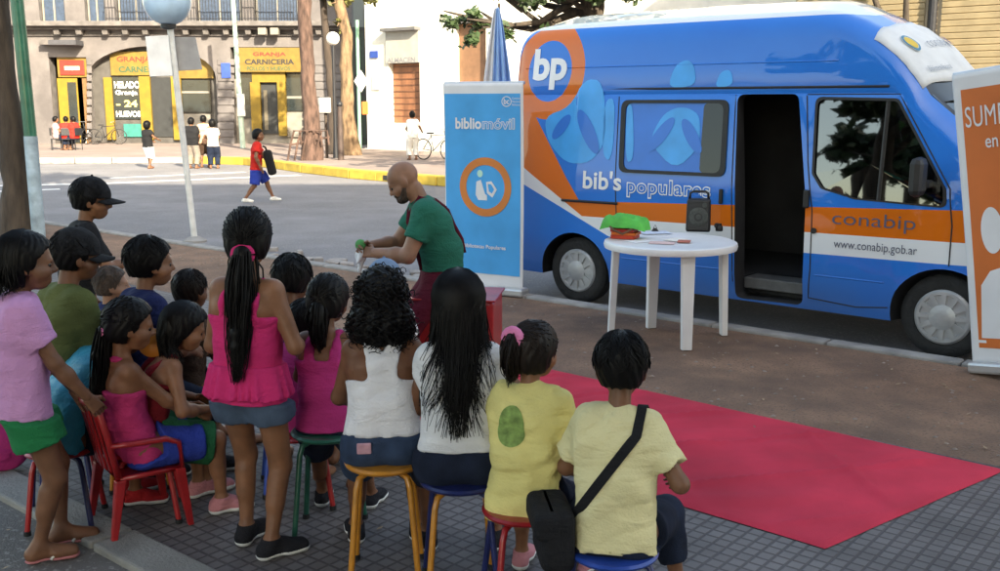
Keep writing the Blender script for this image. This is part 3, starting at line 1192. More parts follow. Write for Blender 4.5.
def livery():
    m = bpy.data.materials.new('van livery')
    m.use_nodes = True
    t = m.node_tree
    b = t.nodes['Principled BSDF']
    b.inputs['Roughness'].default_value = .4
    b.inputs['Specular IOR Level'].default_value = .15
    b.inputs['Coat Weight'].default_value = 1.0
    b.inputs['Coat Roughness'].default_value = .035
    tc = t.nodes.new('ShaderNodeTexCoord')
    sp = t.nodes.new('ShaderNodeSeparateXYZ')
    t.links.new(tc.outputs['Object'], sp.inputs[0])
    u, z = NX(t, sp.outputs['X']), NX(t, sp.outputs['Z'])
    yy = NX(t, sp.outputs['Y'])
    a, c = (u + .40) * (1 / .42), (z - 2.28) * (1 / .47)
    r = (a * a + c * c).sqrt()
    disc = r.lt(1.0)
    hole = r.lt(.63)
    ring = disc * hole.inv()
    T = ((u - .06) * -1.367 + 1.03).mx((u * .041 + 1.028)).mn(1.95)
    Bo = ((u - .02) * -.606 + .93).mx(u * .012 + .885)
    Wb = ((u - .25) * -.43 + .78).mx(u * .013 + .708)
    tail = z.lt(T) * z.gt(Bo) * disc.inv()
    orange = ring.mx(tail)
    white = z.lt(Bo) * z.gt(Wb)
    roof = z.gt(2.685) * u.lt(2.62)
    white = white.mx(roof)

    def mix(fac, A, B):
        n = t.nodes.new('ShaderNodeMix')
        n.data_type = 'RGBA'
        t.links.new(fac.s, n.inputs['Factor'])
        if isinstance(A, tuple):
            n.inputs['A'].default_value = (*A, 1)
        else:
            t.links.new(A, n.inputs['A'])
        n.inputs['B'].default_value = (*B, 1)
        return n.outputs['Result']
    nz = t.nodes.new('ShaderNodeTexNoise')
    nz.inputs['Scale'].default_value = 1.3
    nz.inputs['Detail'].default_value = 6
    t.links.new(tc.outputs['Object'], nz.inputs['Vector'])
    low = NX(t, nz.outputs['Fac'])
    base = mix((low - .3) * 1.2, (.001, .16, .62), (.002, .21, .72))
    base = mix(orange, base, (.7, .15, .008))
    base = mix(white, base, (.76, .78, .8))
    dirt = (z * -1.4 + .95).mx(0.0) * (low * 1.2)
    base = mix(dirt.mn(.45), base, (.1, .085, .075))
    base = mix(u.gt(3.12) * u.lt(3.75) * z.gt(1.88) * yy.gt(.2) * yy.lt(VB - .2), base, (.012, .012, .013))
    t.links.new(base, b.inputs['Base Color'])
    n2 = t.nodes.new('ShaderNodeTexNoise')
    n2.inputs['Scale'].default_value = 2.2
    n2.inputs['Detail'].default_value = 1
    t.links.new(tc.outputs['Object'], n2.inputs['Vector'])
    bp = t.nodes.new('ShaderNodeBump')
    bp.inputs['Strength'].default_value = .24
    bp.inputs['Distance'].default_value = .05
    t.links.new(n2.outputs['Fac'], bp.inputs['Height'])
    t.links.new(bp.outputs[0], b.inputs['Coat Normal'])
    return m


M_van = livery()
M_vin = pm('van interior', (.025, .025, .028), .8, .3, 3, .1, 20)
M_rubber = pm('black rubber', (.012, .012, .013), .55, .2, 10, .1, 60)
M_vblue = pm('vinyl blue', (.001, .16, .62), .4, .1, 3, 0, coat=.25)
M_cyan = pm('vinyl cyan', (.02, .34, .8), .4, .12, 4, 0, coat=.2)
M_vwhite = pm('vinyl white', (.78, .8, .82), .4, .05, 4, 0)
M_vgrey = pm('vinyl dark grey blue', (.08, .09, .14), .5, .1, 8, 0)
M_glass = glass_mat('window glass', (.14, .16, .17), .14)
M_wsglass = glass_mat('windscreen glass', (.12, .14, .15), .05)
M_darkglass = pm('privacy glass', (.004, .005, .006), .08, .1, 3, 0, coat=.1)
body = mb.build('body', M_van, van, smooth=32)
van_bl = van.location.copy()
van_rz = van.rotation_euler.z
van.location = (0, 0, 0)
van.rotation_euler = (0, 0, 0)


def prism_uz(poly, y0, y1):
    m_ = MB()
    m_.prism(poly, lambda x, y, d: (x, y0 + d, y), y1 - y0)
    return m_


def rounded(poly, r=.05, n=5):
    out = []
    k = len(poly)
    for i in range(k):
        p, a, b = Vector(poly[i]), Vector(poly[i - 1]), Vector(poly[(i + 1) % k])
        d1, d2 = (a - p).normalized(), (b - p).normalized()
        ang = d1.angle(d2)
        L = min(r / math.tan(ang / 2), (a - p).length * .45, (b - p).length * .45)
        s, e = p + d1 * L, p + d2 * L
        for j in range(n + 1):
            f = j / n
            q = s * (1 - f) ** 2 + p * 2 * f * (1 - f) + e * f * f
            out.append((q.x, q.y))
    return out


bpy.context.view_layer.update()
cut = []
for uc in (0.0, 3.47):
    for y0, y1 in ((-.2, .3), (VB - .3, VB + .2)):
        m_ = MB()
        m_.prism([(uc + .405 * math.cos(t_), .31 + .405 * math.sin(t_)) for t_ in np.linspace(0, 2 * math.pi, 40, endpoint=False)], lambda x, y, d: (x, y0 + d, y), y1 - y0)
        cut.append(m_.build('cutter', M_rubber))
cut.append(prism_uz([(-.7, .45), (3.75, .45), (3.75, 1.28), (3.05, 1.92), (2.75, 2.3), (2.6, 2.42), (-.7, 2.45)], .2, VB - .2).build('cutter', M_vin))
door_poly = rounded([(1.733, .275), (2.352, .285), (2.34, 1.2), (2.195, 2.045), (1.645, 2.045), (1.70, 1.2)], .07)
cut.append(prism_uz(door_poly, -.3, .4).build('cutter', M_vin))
fw_poly = rounded([(2.385, 1.40), (2.47, 1.285), (2.75, 1.215), (3.44, 1.19), (3.42, 1.33), (2.975, 1.995), (2.355, 2.01)], .06)
cut.append(prism_uz(fw_poly, -.3, .5).build('cutter', M_rubber))
far_poly = rounded([(2.42, 1.56), (3.24, 1.56), (2.975, 1.985), (2.365, 2.0)], .05)
cut.append(prism_uz(far_poly, VB - .5, VB + .3).build('cutter', M_rubber))
ws_poly = [(3.10, 1.90), (3.80, 1.28), (3.98, 1.48), (3.28, 2.10)]
cut.append(prism_uz([(3.17, 1.93), (3.86, 1.32), (4.0, 1.46), (3.3, 2.1)], .24, VB - .24).build('cutter', M_rubber))
cut.append(prism_uz([(3.08, 1.83), (3.72, 1.27), (3.95, 1.47), (3.3, 2.1)], .3, VB - .3).build('cutter', M_rubber))
boolean(body, cut)
for v_ in body.data.vertices:
    v_.co.x += bulge(v_.co.x, min(max(v_.co.y, 0), VB))
body.data.polygons.foreach_set('use_smooth', [True] * len(body.data.polygons))
body.data.set_sharp_from_angle(angle=R(32))


def van_poly(name, pts, mat, parent=None, off=.004, sub=1):
    if name == 'hand_print':
        for _ in range(2):
            pts = [q for a, b in zip(pts, pts[1:] + pts[:1]) for q in ((a[0] * .78 + b[0] * .22, a[1] * .78 + b[1] * .22), (a[0] * .22 + b[0] * .78, a[1] * .22 + b[1] * .78))]
    bm = bmesh.new()
    f = bm.faces.new([bm.verts.new((u, 0, z)) for u, z in pts])
    bmesh.ops.triangulate(bm, faces=[f])
    if sub:
        bmesh.ops.subdivide_edges(bm, edges=bm.edges[:], cuts=sub, use_grid_fill=True)
    vs = [side(v.co.x, v.co.z, off) for v in bm.verts]
    bm.verts.index_update()
    fs = [tuple(v.index for v in f.verts) for f in bm.faces]
    bm.free()
    return obj_from(name, vs, fs, mat, parent or van, False)


def van_ring(name, outer, inner, mat, parent=None, off=.012):
    n = len(outer)
    vs = [side(u, z, off) for u, z in outer] + [side(u, z, off) for u, z in inner] + [side(u, z, -.004) for u, z in outer] + [side(u, z, -.004) for u, z in inner]
    fs = []
    for i in range(n):
        j = (i + 1) % n
        fs += [(i, j, n + j, n + i), (2 * n + i, 2 * n + j, j, i), (n + i, n + j, 3 * n + j, 3 * n + i)]
    return obj_from(name, vs, fs, mat, parent or van, False)


def scaled(poly, f):
    cx = sum(p[0] for p in poly) / len(poly)
    cz = sum(p[1] for p in poly) / len(poly)
    k = max(max(abs(p[0] - cx), abs(p[1] - cz)) for p in poly)
    return [(cx + (p[0] - cx) * (1 - f / k), cz + (p[1] - cz) * (1 - f / k)) for p in poly]


# rear side window covered by printed vinyl
sw = rounded([(.505, 1.33), (1.60, 1.335), (1.575, 2.0), (.475, 2.0)], .08)
win = van_poly('window', sw, M_vblue, off=.003)
van_ring('frame', sw, scaled(sw, .05), M_rubber, win, .014)
dk = rounded([(1.345, 1.36), (1.565, 1.365), (1.545, 1.972), (1.335, 1.972)], .05)
van_poly('pane', dk, M_darkglass, win, .008)
def petal(cu, cz, L, wd, deg):
    a = R(deg)
    return [(cu + L * math.cos(t_) * math.cos(a) - wd * math.sin(t_) * math.sin(a), cz + L * math.cos(t_) * math.sin(a) + wd * math.sin(t_) * math.cos(a)) for t_ in np.linspace(0, 2 * math.pi, 20, endpoint=False)]


# open-hand shapes printed on the glass and on the panel
van_poly('hand_print', [(.60, 1.96), (.66, 1.45), (.57, 1.42), (.53, 1.96)], M_cyan, win, .007)
van_poly('hand_print', [(.80, 1.62), (.92, 1.86), (1.05, 1.93), (1.18, 1.93), (1.31, 1.86), (1.325, 1.58), (1.10, 1.37)], M_cyan, win, .007)
van_poly('hand_petal', petal(.93, 1.69, .19, .062, 52), M_vblue, win, .010)
van_poly('hand_petal', petal(1.24, 1.68, .18, .06, -56), M_vblue, win, .010)
van_poly('hand_print', [(-.42, 1.84), (-.12, 1.93), (.03, 2.2), (.25, 2.18), (.34, 1.62), (.17, 1.40), (-.12, 1.39), (-.36, 1.60)], M_cyan)
van_poly('hand_petal', petal(-.2, 1.74, .15, .06, 50), M_vblue, None, .007)
van_poly('hand_petal', petal(.12, 1.70, .24, .075, -58), M_vblue, None, .007)
van_poly('hand_print', [(.28, 2.0), (.30, 1.50), (.38, 1.42), (.42, 1.55), (.40, 2.02)], M_cyan)
van_poly('hand_print', [(.95, 2.1), (1.0, 2.3), (1.12, 2.36), (1.2, 2.3), (1.24, 2.12)], M_cyan, sub=2)
van_poly('hand_print', [(1.42, 2.1), (1.46, 2.24), (1.56, 2.26), (1.6, 2.12)], M_cyan, sub=2)


def van_text(body_, u0, u1, z0, z1, mat, bold=0.0, off=.006, sp=1.0, name='lettering'):
    vs, fs = fit_text(body_, u0, u1, z0, z1, bold, sp)
    return flat_obj(name, vs, fs, lambda x, y: side(x, y, off), mat, van)


van_text('bp', -.60, -.19, 2.10, 2.50, M_vwhite, .035)
van_text("bib's", .10, .54, 1.155, 1.335, M_vwhite, .022)
van_text('populares', .60, 1.47, 1.10, 1.285, M_vwhite, .05, .005, 1.12)
van_text('populares', .612, 1.458, 1.113, 1.272, M_vblue, .004, .0075, 1.16)
van_text('conabip', 2.575, 3.235, .965, 1.105, M_vgrey, -.006)
van_text('www.conabip.gob.ar', 2.60, 3.26, .785, .875, M_vgrey, .0)
# panel joints, mouldings, handles
mbj = MB()
for path in ([(-.8, 2.1), (1.0, 2.1), (2.25, 2.1), (2.9, 2.1)], ):
    mbj.tube([side(u, z, -.002) for u, z in path], .012, 6)
mbj.build('gutter', M_rubber, van)
for path in ([(2.27, 2.03), (2.33, 1.5), (2.40, 1.1), (2.41, .6), (2.40, .36), (2.8, .33), (3.05, .36)], [(-.72, 1.95), (-.7, 1.2), (-.69, .6)], [(.44, 2.03), (.47, 1.2), (.52, .42)], [(1.63, 2.04), (1.67, 1.2), (1.71, .42)], [(2.27, 2.04), (2.98, 2.04), (3.46, 1.33), (3.50, 1.05), (3.5, .74)]):
    fine = []
    for i in range(len(path) - 1):
        for k in range(6):
            f = k / 6
            fine.append((path[i][0] * (1 - f) + path[i + 1][0] * f, path[i][1] * (1 - f) + path[i + 1][1] * f))
    fine.append(path[-1])
    MB().tube([side(u, z, .0) for u, z in fine], .0055, 6).build('panel_joint', M_rubber, van)
for z, ua, ub in ((.52, .55, 1.62), (2.31, -.7, 2.5), (.56, 2.45, 3.02)):
    MB().tube([side(u, z, -.003) for u in np.linspace(ua, ub, 14)], .008, 6).build('swage_line', M_van, van, smooth=0)
for (u, z, hx, hz) in ((2.35, 1.19, .05, .15), (1.575, 1.165, .035, .13)):
    MB().box((u, inset(u, z) - .014, z), (hx, .03, hz)).build('handle', M_rubber, van, bevel=.01)
for (u, z) in ((2.425, .93), (1.545, .905)):
    MB().lathe([(.0, 0), (.025, 0), (.025, .015), (.0, .015)], 14, (u, inset(u, z) - .013, z), Matrix.Rotation(R(-90), 3, 'X')).build('lock', M_rubber, van)
# slide rail under the rear panel text
MB().tube([side(u, 1.03 + .01 * u, .004) for u in np.linspace(-.15, .5, 5)], .014, 6).build('slide_rail', M_rubber, van)


def side_glass(poly, far=False):
    cx = sum(p[0] for p in poly) / len(poly)
    cz = sum(p[1] for p in poly) / len(poly)
    pts = [(cx, cz)] + list(poly)
    vs = []
    for u, z in pts:
        y = inset(u, z) + .02
        vs.append((u + bulge(u, y), VB - y if far else y, z))
    n = len(poly)
    return obj_from('window', vs, [(0, 1 + i, 1 + (i + 1) % n) for i in range(n)], M_glass, van, False)


g1 = side_glass(scaled(fw_poly, -.02))
MB().tube([(2.93, inset(2.93, z) + .012, z) for z in (1.2, 1.99)], .016, 6).build('quarter_bar', M_rubber, g1)
van_ring('frame', scaled(fw_poly, -.015), scaled(fw_poly, .012), M_rubber, g1, .004)
side_glass(scaled(far_poly, -.02), True)
vs = []
for i in range(7):
    for j in range(15):
        u = 3.14 + (3.93 - 3.14) * i / 6
        y = .2 + (VB - .4) * j / 14
        vs.append((u + bulge(u, y), y, 2.035 + (1.335 - 2.035) * i / 6))
obj_from('windscreen', vs, [(i * 15 + j, (i + 1) * 15 + j, (i + 1) * 15 + j + 1, i * 15 + j + 1) for i in range(6) for j in range(14)], M_wsglass, van)
# white cloth banner laid over the front of the high roof
vs, fs = [], []
nu, ny = 12, 34
for i in range(nu):
    for j in range(ny):
        f = i / (nu - 1)
        y = .165 + (VB - .33) * j / (ny - 1)
        e = abs(j / (ny - 1) * 2 - 1)
        u = 2.735 - .03 * (1 - e) + (.36 + .03 * (1 - e)) * f
        vs.append((u + bulge(u, y), y, top_z(u, y) + .014 + .004 * math.sin(j * .9 + i)))
for i in range(nu - 1):
    for j in range(ny - 1):
        fs.append((i * ny + j, (i + 1) * ny + j, (i + 1) * ny + j + 1, i * ny + j + 1))
wb_ = obj_from('white_banner', vs, fs, pm('white cloth', (.72, .73, .74), .8, .08, 5, .1, 50), van)
sol = wb_.modifiers.new('thick', 'SOLIDIFY')
sol.thickness = .006


def on_banner(yb, f, off=.02):
    e = abs(2 * (yb - .165) / (VB - .33) - 1)
    u = 2.735 - .03 * (1 - e) + (.36 + .03 * (1 - e)) * f
    return (u + bulge(u, yb) + off * .8, yb, top_z(u, yb) + off)


vs, fs = fit_text('conabip', .56, 1.02, .42, .62, -.01)
flat_obj('lettering', [(x, 1 - y) for x, y in vs], fs, lambda x, y: on_banner(x, y), pm('grey print', (.3, .33, .38), .7, .1, 9, 0), wb_)
vs, fs = fit_text('Biblioteca Nacional', .3, .62, .14, .22, 0)
flat_obj('lettering', [(x, 1 - y) for x, y in vs], fs, lambda x, y: on_banner(x, y), pm('grey print', (.3, .33, .38)), wb_)
n = 26
cv = [(.36 + .055 * math.cos(a), .4 + .11 * math.sin(a)) for a in np.linspace(0, 6.283, n, endpoint=False)]
flat_obj('emblem', cv, [tuple(range(n))], lambda x, y: on_banner(x, y, .021), pm('emblem yellow', (.75, .5, .06), .6, .1, 6, 0), wb_)
cv = [(.36 + .075 * math.cos(a), .4 + .15 * math.sin(a)) for a in np.linspace(0, 6.283, n, endpoint=False)]
ci = [(.36 + .06 * math.cos(a), .4 + .12 * math.sin(a)) for a in np.linspace(0, 6.283, n, endpoint=False)]
flat_obj('emblem', cv + ci, [(i, (i + 1) % n, n + (i + 1) % n, n + i) for i in range(n)], lambda x, y: on_banner(x, y, .0205), pm('emblem teal', (.05, .25, .4), .6, .1, 6, 0), wb_)
cv = [(1.12, .3), (1.26, .3), (1.24, .46), (1.1, .46)]
flat_obj('emblem', cv, [(0, 1, 2, 3)], lambda x, y: on_banner(x, y, .02), pm('emblem violet', (.12, .1, .25), .6, .1, 6, 0), wb_)

# wheels
M_tyre = pm('tyre', (.018, .018, .018), .85, .25, 12, .5, 40)
M_hub = pm('hub cap', (.42, .43, .44), .4, .15, 8, .05, 40, metal=.35)
M_wellblack = pm('slot black', (.008, .008, .008), .8, .1, 5, 0)


def wheel(u, near):
    sgn = -1 if near else 1
    y = .06 if near else VB - .06
    Mx = Matrix.Rotation(R(90 if near else -90), 3, 'X')
    m_ = MB().lathe([(.2, -.2), (.3, -.2), (.328, -.17), (.335, -.1), (.328, -.03), (.305, -.004), (.27, .006), (.225, 0), (.215, -.02)], 44, (u, y, .33), Mx)
    t_ = m_.build('wheel', M_tyre, van, smooth=35)
    m_ = MB()
    nsp = 12
    prof = [(0, .028), (.05, .03), (.075, .022), (.1, .016)]
    m_.lathe(prof + [(.1, -.01), (0, -.01)], 36, (u, y, .33), Mx)
    m_.lathe([(.172, .0), (.178, .012), (.2, .012), (.217, -.004), (.217, -.03), (.172, -.03)], 44, (u, y, .33), Mx)
    for k in range(nsp):
        a = 2 * math.pi * k / nsp
        c = Vector((math.cos(a) * .137, math.sin(a) * .137, .001))
        Q = Mx @ Matrix.Rotation(a, 3, 'Z')
        m_.box(Mx @ c + Vector((u, y, .33)), (.085, .036, .026), M=Q)
    m_.build('hub_cap', M_hub, t_, smooth=35)
    MB().lathe([(0, -.035), (.18, -.035), (.18, -.03), (0, -.03)], 30, (u, y, .33), Mx).build('rim', M_wellblack, t_)


for near in (True, False):
    wheel(0, near)
    wheel(3.47, near)
MB().tube([(0, .2, .33), (0, VB - .2, .33)], .05, 8).build('axle', M_rubber, van)
# cab fittings
M_seat = pm('seat cloth', (.05, .052, .06), .9, .3, 8, .2, 60)
for yc in (.5, 1.45):
    s_ = MB().box((2.75, yc, .95), (.5, .5, .16)).build('seat', M_seat, van, bevel=.04)
    MB().box((2.5, yc, 1.32), (.14, .5, .76), M=Matrix.Rotation(R(-10), 3, 'Y')).build('backrest', M_seat, s_, bevel=.05)
    MB().box((2.44, yc, 1.72), (.1, .26, .18)).build('headrest', M_seat, s_, bevel=.04)
MB().box((3.62, VB / 2, 1.16), (.26, VB - .46, .3)).build('dashboard', M_vin, van, bevel=.05)
ring = [Vector((3.3, .5, 1.28)) + Matrix.Rotation(R(35), 3, 'Y') @ Vector((.0, .19 * math.cos(a), .19 * math.sin(a))) for a in np.linspace(0, 6.283, 25)]
MB().tube(ring, .014, 8, caps=False).build('steering_wheel', M_rubber, van, smooth=0)
MB().box((2.05, .32, .4), (.6, .34, .1)).build('door_step', pm('step tread', (.1, .1, .1), .6, .2, 12, .2, 60), van, bevel=.01)
mr = MB().box((3.27, -.15, 1.42), (.1, .2, .3)).build('mirror', M_rubber, van, bevel=.05)
MB().box((3.3, -.0, 1.36), (.06, .16, .06)).build('mirror_arm', M_rubber, mr, bevel=.015)
MB().box((4.68, VB / 2, .42), (.14, VB - .7, .3)).build('bumper', M_rubber, van, bevel=.06)
MB().box((4.63, VB / 2, .78), (.12, .8, .16)).build('grille', M_rubber, van, bevel=.02)
for yc in (.44, VB - .44):
    MB().box((4.52, yc, .88), (.2, .32, .2), M=Matrix.Rotation(R(-28 if yc < 1 else 28), 3, 'Z')).build('headlight', pm('lamp glass', (.6, .62, .65), .1, .1, 5, 0, coat=1), van, bevel=.05)
for yc in (.1, VB - .1):
    MB().box((-.84, yc + (.06 if yc < 1 else -.06), 1.25), (.05, .12, .5)).build('tail_light', pm('red lens', (.4, .01, .01), .2, .1, 5, 0, coat=1), van, bevel=.015)
MB().box((-.87, VB / 2, .45), (.08, VB - .3, .18)).build('rear_bumper', M_rubber, van, bevel=.03)
MB().tube([(.45, .32, .3), (3.0, .32, .3)], .06, 8).build('side_member', M_rubber, van)
van.location = van_bl
van.rotation_euler = (0, 0, van_rz)
# ------------------------------------------------------------------ banners, carpet, table and what stands on it
def rollup(name, label, left, right, height, mat, rear_side=1):
    """roll-up banner whose printed face looks towards the camera"""
    L, Rr = Vector(left), Vector(right)
    wd = (Rr - L).length
    an = math.atan2(Rr.y - L.y, Rr.x - L.x)
    t = thing(name, label, 'banner', (L.x, L.y, 0), an)
    MB().box((wd / 2, .02, .04), (wd + .04, .16, .08)).build('base', pm('banner aluminium', (.55, .56, .58), .35, .1, 8, .05, 40, metal=.6), t, bevel=.02)
    MB().tube([(wd / 2, .05, .06), (wd / 2, .05, height - .01)], .012, 8).build('pole', MATS['banner aluminium'], t)
    MB().tube([(0, .012, height), (wd, .012, height)], .016, 8).build('top_rail', MATS['banner aluminium'], t)
    vs, fs = [], []
    nx, nz = 34, 60

    def face(x, z, off=.0):
        f = z / height
        yb = .02 * math.sin(math.pi * f) * math.cos((x / wd - .5) * 3) + .006 * math.sin(7 * x / wd + 4 * f) * f + .004 * math.sin(19 * x / wd) * (1 - f)
        e = abs(x / wd * 2 - 1) ** 6
        return (x, -.012 + yb * .6 + .016 * e * math.sin(f * 3.1) - off, z)
    for i in range(nx + 1):
        for j in range(nz + 1):
            vs.append(face(wd * i / nx, .07 + (height - .07) * j / nz))
    for i in range(nx):
        for j in range(nz):
            k = i * (nz + 1) + j
            fs.append((k, k + nz + 1, k + nz + 2, k + 1))
    sh = obj_from('print', vs, fs, mat, t)
    so = sh.modifiers.new('thick', 'SOLIDIFY')
    so.thickness = .003
    so.offset = -1
    return t, sh, face, wd


def disc(cx, cz, rx, rz, n=40):
    return [(cx + rx * math.cos(a), cz + rz * math.sin(a)) for a in np.linspace(0, 2 * math.pi, n, endpoint=False)]


def on_face(name, poly, face, mat, parent, off):
    bm = bmesh.new()
    f = bm.faces.new([bm.verts.new((x, 0, z)) for x, z in poly])
    bmesh.ops.triangulate(bm, faces=[f])
    bmesh.ops.subdivide_edges(bm, edges=bm.edges[:], cuts=2, use_grid_fill=True)
    bm.verts.index_update()
    vs = [face(v.co.x, v.co.z, off) for v in bm.verts]
    fs = [tuple(v.index for v in f.verts) for f in bm.faces]
    bm.free()
    return obj_from(name, vs, fs, mat, parent, False)


def field_on(name, x0, x1, z0, z1, face, mat, parent, off):
    nx, nz = 34, 60
    vs = [face(x0 + (x1 - x0) * i / nx, z0 + (z1 - z0) * j / nz, off) for i in range(nx + 1) for j in range(nz + 1)]
    fs = [(i * (nz + 1) + j, (i + 1) * (nz + 1) + j, (i + 1) * (nz + 1) + j + 1, i * (nz + 1) + j + 1) for i in range(nx) for j in range(nz)]
    return obj_from(name, vs, fs, mat, parent)


def ring_on(name, o_, i_, face, mat, parent, off):
    n = len(o_)
    return obj_from(name, [face(x, z, off) for x, z in o_ + i_], [(i, (i + 1) % n, n + (i + 1) % n, n + i) for i in range(n)], mat, parent, False)


M_bwhite = pm('banner white', (.7, .71, .74), .6, .06, 3, .03, 20)
M_bblue = pm('banner blue', (.03, .34, .74), .5, .12, 2.5, .03, 20)
M_borange = pm('banner orange', (.6, .19, .04), .55, .1, 2.5, .03, 20)
M_borange2 = pm('banner deep orange', (.62, .15, .03), .55, .1, 2.5, .03, 20)
Lp, Rp = ground_at(446, 289), ground_at(523, 297)
t, sh, face, wd = rollup('rollup_banner', 'blue roll-up banner with an orange ring standing behind the bald man', Lp, Rp, 2.06, M_bwhite)
H_ = 2.06
field_on('blue_field', .012, wd - .03, .2, H_ - .1, face, M_bblue, sh, .004)
cz = 1.06
ring_on('ring', disc(wd * .53, cz, .29, .29), disc(wd * .53, cz, .215, .215), face, M_borange, sh, .008)
cx = wd * .53
on_face('reader_figure', disc(cx - .06, cz + .13, .032, .036, 20), face, pm('pale green print', (.45, .75, .65), .6, .05, 5, 0), sh, .008)
on_face('reader_figure', [(cx - .1, cz + .05), (cx - .05, cz + .07), (cx - .03, cz + .0), (cx - .02, cz - .06), (cx + .02, cz - .08), (cx + .02, cz - .13), (cx - .08, cz - .13), (cx - .11, cz - .08)], face, M_bwhite, sh, .008)
ring_on('reader_figure', [(cx + .02, cz - .06), (cx + .08, cz - .1), (cx + .13, cz - .02), (cx + .07, cz + .06), (cx + .01, cz + .05)], [(cx + .04, cz - .04), (cx + .075, cz - .06), (cx + .1, cz - .02), (cx + .065, cz + .03), (cx + .03, cz + .03)], face, M_bwhite, sh, .008)
vs, fs = fit_text('biblio', .14, .43, 1.62, 1.73, .03)
flat_obj('lettering', vs, fs, lambda x, y: face(x, y, .009), M_bwhite, sh)
vs, fs = fit_text('móvil', .44, .80, 1.62, 1.73, .04)
flat_obj('lettering', vs, fs, lambda x, y: face(x, y, .009), M_bwhite, sh)
vs, fs = fit_text('móvil', .447, .793, 1.627, 1.723, .0)
flat_obj('lettering', vs, fs, lambda x, y: face(x, y, .011), pm('banner mid blue', (.12, .38, .75), .5, .1, 3, 0), sh)
vs, fs = fit_text('Bibliotecas Populares', .22, .70, .44, .49, .02)
flat_obj('lettering', vs, fs, lambda x, y: face(x, y, .009), M_bwhite, sh)
ring_on('emblem', disc(wd * .80, 1.885, .055, .05, 24), disc(wd * .80, 1.885, .047, .042, 24), face, M_bwhite, sh, .008)
vs, fs = fit_text('bc', wd * .80 - .03, wd * .80 + .03, 1.86, 1.915, .02)
flat_obj('lettering', vs, fs, lambda x, y: face(x, y, .009), M_bwhite, sh)
for k, wtx in enumerate(('Comision', 'Nacional', 'Bibliotecas')):
    vs, fs = fit_text(wtx, wd * .87, wd * .97, 1.905 - .03 * k, 1.925 - .03 * k, 0)
    flat_obj('lettering', vs, fs, lambda x, y: face(x, y, .009), M_bwhite, sh)

Lp = ground_at(974, 372)
Rp = Lp + Vector((.62, -.78, 0)).normalized() * .86
t, sh, face, wd = rollup('rollup_banner', 'orange roll-up banner with a white reading figure in front of the van cab', Lp, Rp, 2.08, M_bwhite)
field_on('orange_field', .055, wd - .055, .18, 1.97, face, M_borange2, sh, .004)
vs, fs = fit_text('SUMERGITE', .075, .65, 1.71, 1.85, .0, 1.05)
flat_obj('lettering', vs, fs, lambda x, y: face(x, y, .009), M_bwhite, sh)
vs, fs = fit_text('en la lectura', .2, .66, 1.56, 1.655, .008)
flat_obj('lettering', vs, fs, lambda x, y: face(x, y, .009), M_bwhite, sh)
on_face('reader_figure', disc(.20, 1.0, .075, .16, 30), face, M_bwhite, sh, .008)
on_face('reader_figure', [(.08, .25), (.60, .25), (.60, .40), (.30, .43), (.30, .76), (.17, .72), (.10, .62)], face, M_bwhite, sh, .008)
ring_on('reader_figure', [(.34, .55), (.46, .45), (.64, .55), (.64, .83), (.48, .80)], [(.40, .56), (.47, .51), (.59, .58), (.59, .76), (.5, .73)], face, M_bwhite, sh, .008)
t.rotation_euler = (R(2), R(-8.0), t.rotation_euler.z)
on_face('stripe', [(.055, .215), (wd - .055, .215), (wd - .055, .235), (.055, .235)], face, M_bwhite, sh, .005)

# red carpet
M_carpet = pm('red carpet', (.58, .034, .068), .85, .25, 1.6, .35, 260, spec=.25)
ca = [ground_at(540, 367), ground_at(1006, 470), ground_at(825, 549)]
dv = (ca[0] - ca[1])
near_l = ca[2] + dv * 1.02
nx, ny = 110, 50
vs, fs = [], []
for i in range(nx + 1):
    for j in range(ny + 1):
        f, g_ = i / nx, j / ny
        a_, b_ = ca[1].lerp(ca[0], f), ca[2].lerp(near_l, f)
        p = b_.lerp(a_, g_)
        wv = 2.6 * .006 * math.sin(f * 31 + 3 * math.sin(g_ * 5)) * (math.sin(f * 7 + g_ * 4) ** 4) + .020 * math.exp(-((f * 3 + g_ * .7) % .62 - .3) ** 2 / .0007) + .016 * math.exp(-((f * 2.1 - g_ * 1.3) % .9 - .4) ** 2 / .0006) + .003 * math.sin(f * 60 + g_ * 21)
        e = .006 if 0 < i < nx and 0 < j < ny else -.003
        vs.append((p.x + .002 * math.sin(g_ * 17), p.y + .003 * math.sin(f * 23), .003 + e + max(wv, -.002) * min(1, min(f, 1 - f) * 14, min(g_, 1 - g_) * 8)))
for i in range(nx):
    for j in range(ny):
        k = i * (ny + 1) + j
        fs.append((k, k + 1, k + ny + 2, k + ny + 1))
o = obj_from('carpet', vs, fs, M_carpet)
tag(o, 'long red carpet runner laid on the paving in front of the children', 'carpet')
bm = bmesh.new()
bm.from_mesh(o.data)
bmesh.ops.recalc_face_normals(bm, faces=bm.faces)
if sum(f.normal.z for f in bm.faces) < 0:
    bmesh.ops.reverse_faces(bm, faces=bm.faces[:])
bm.to_mesh(o.data)
bm.free()

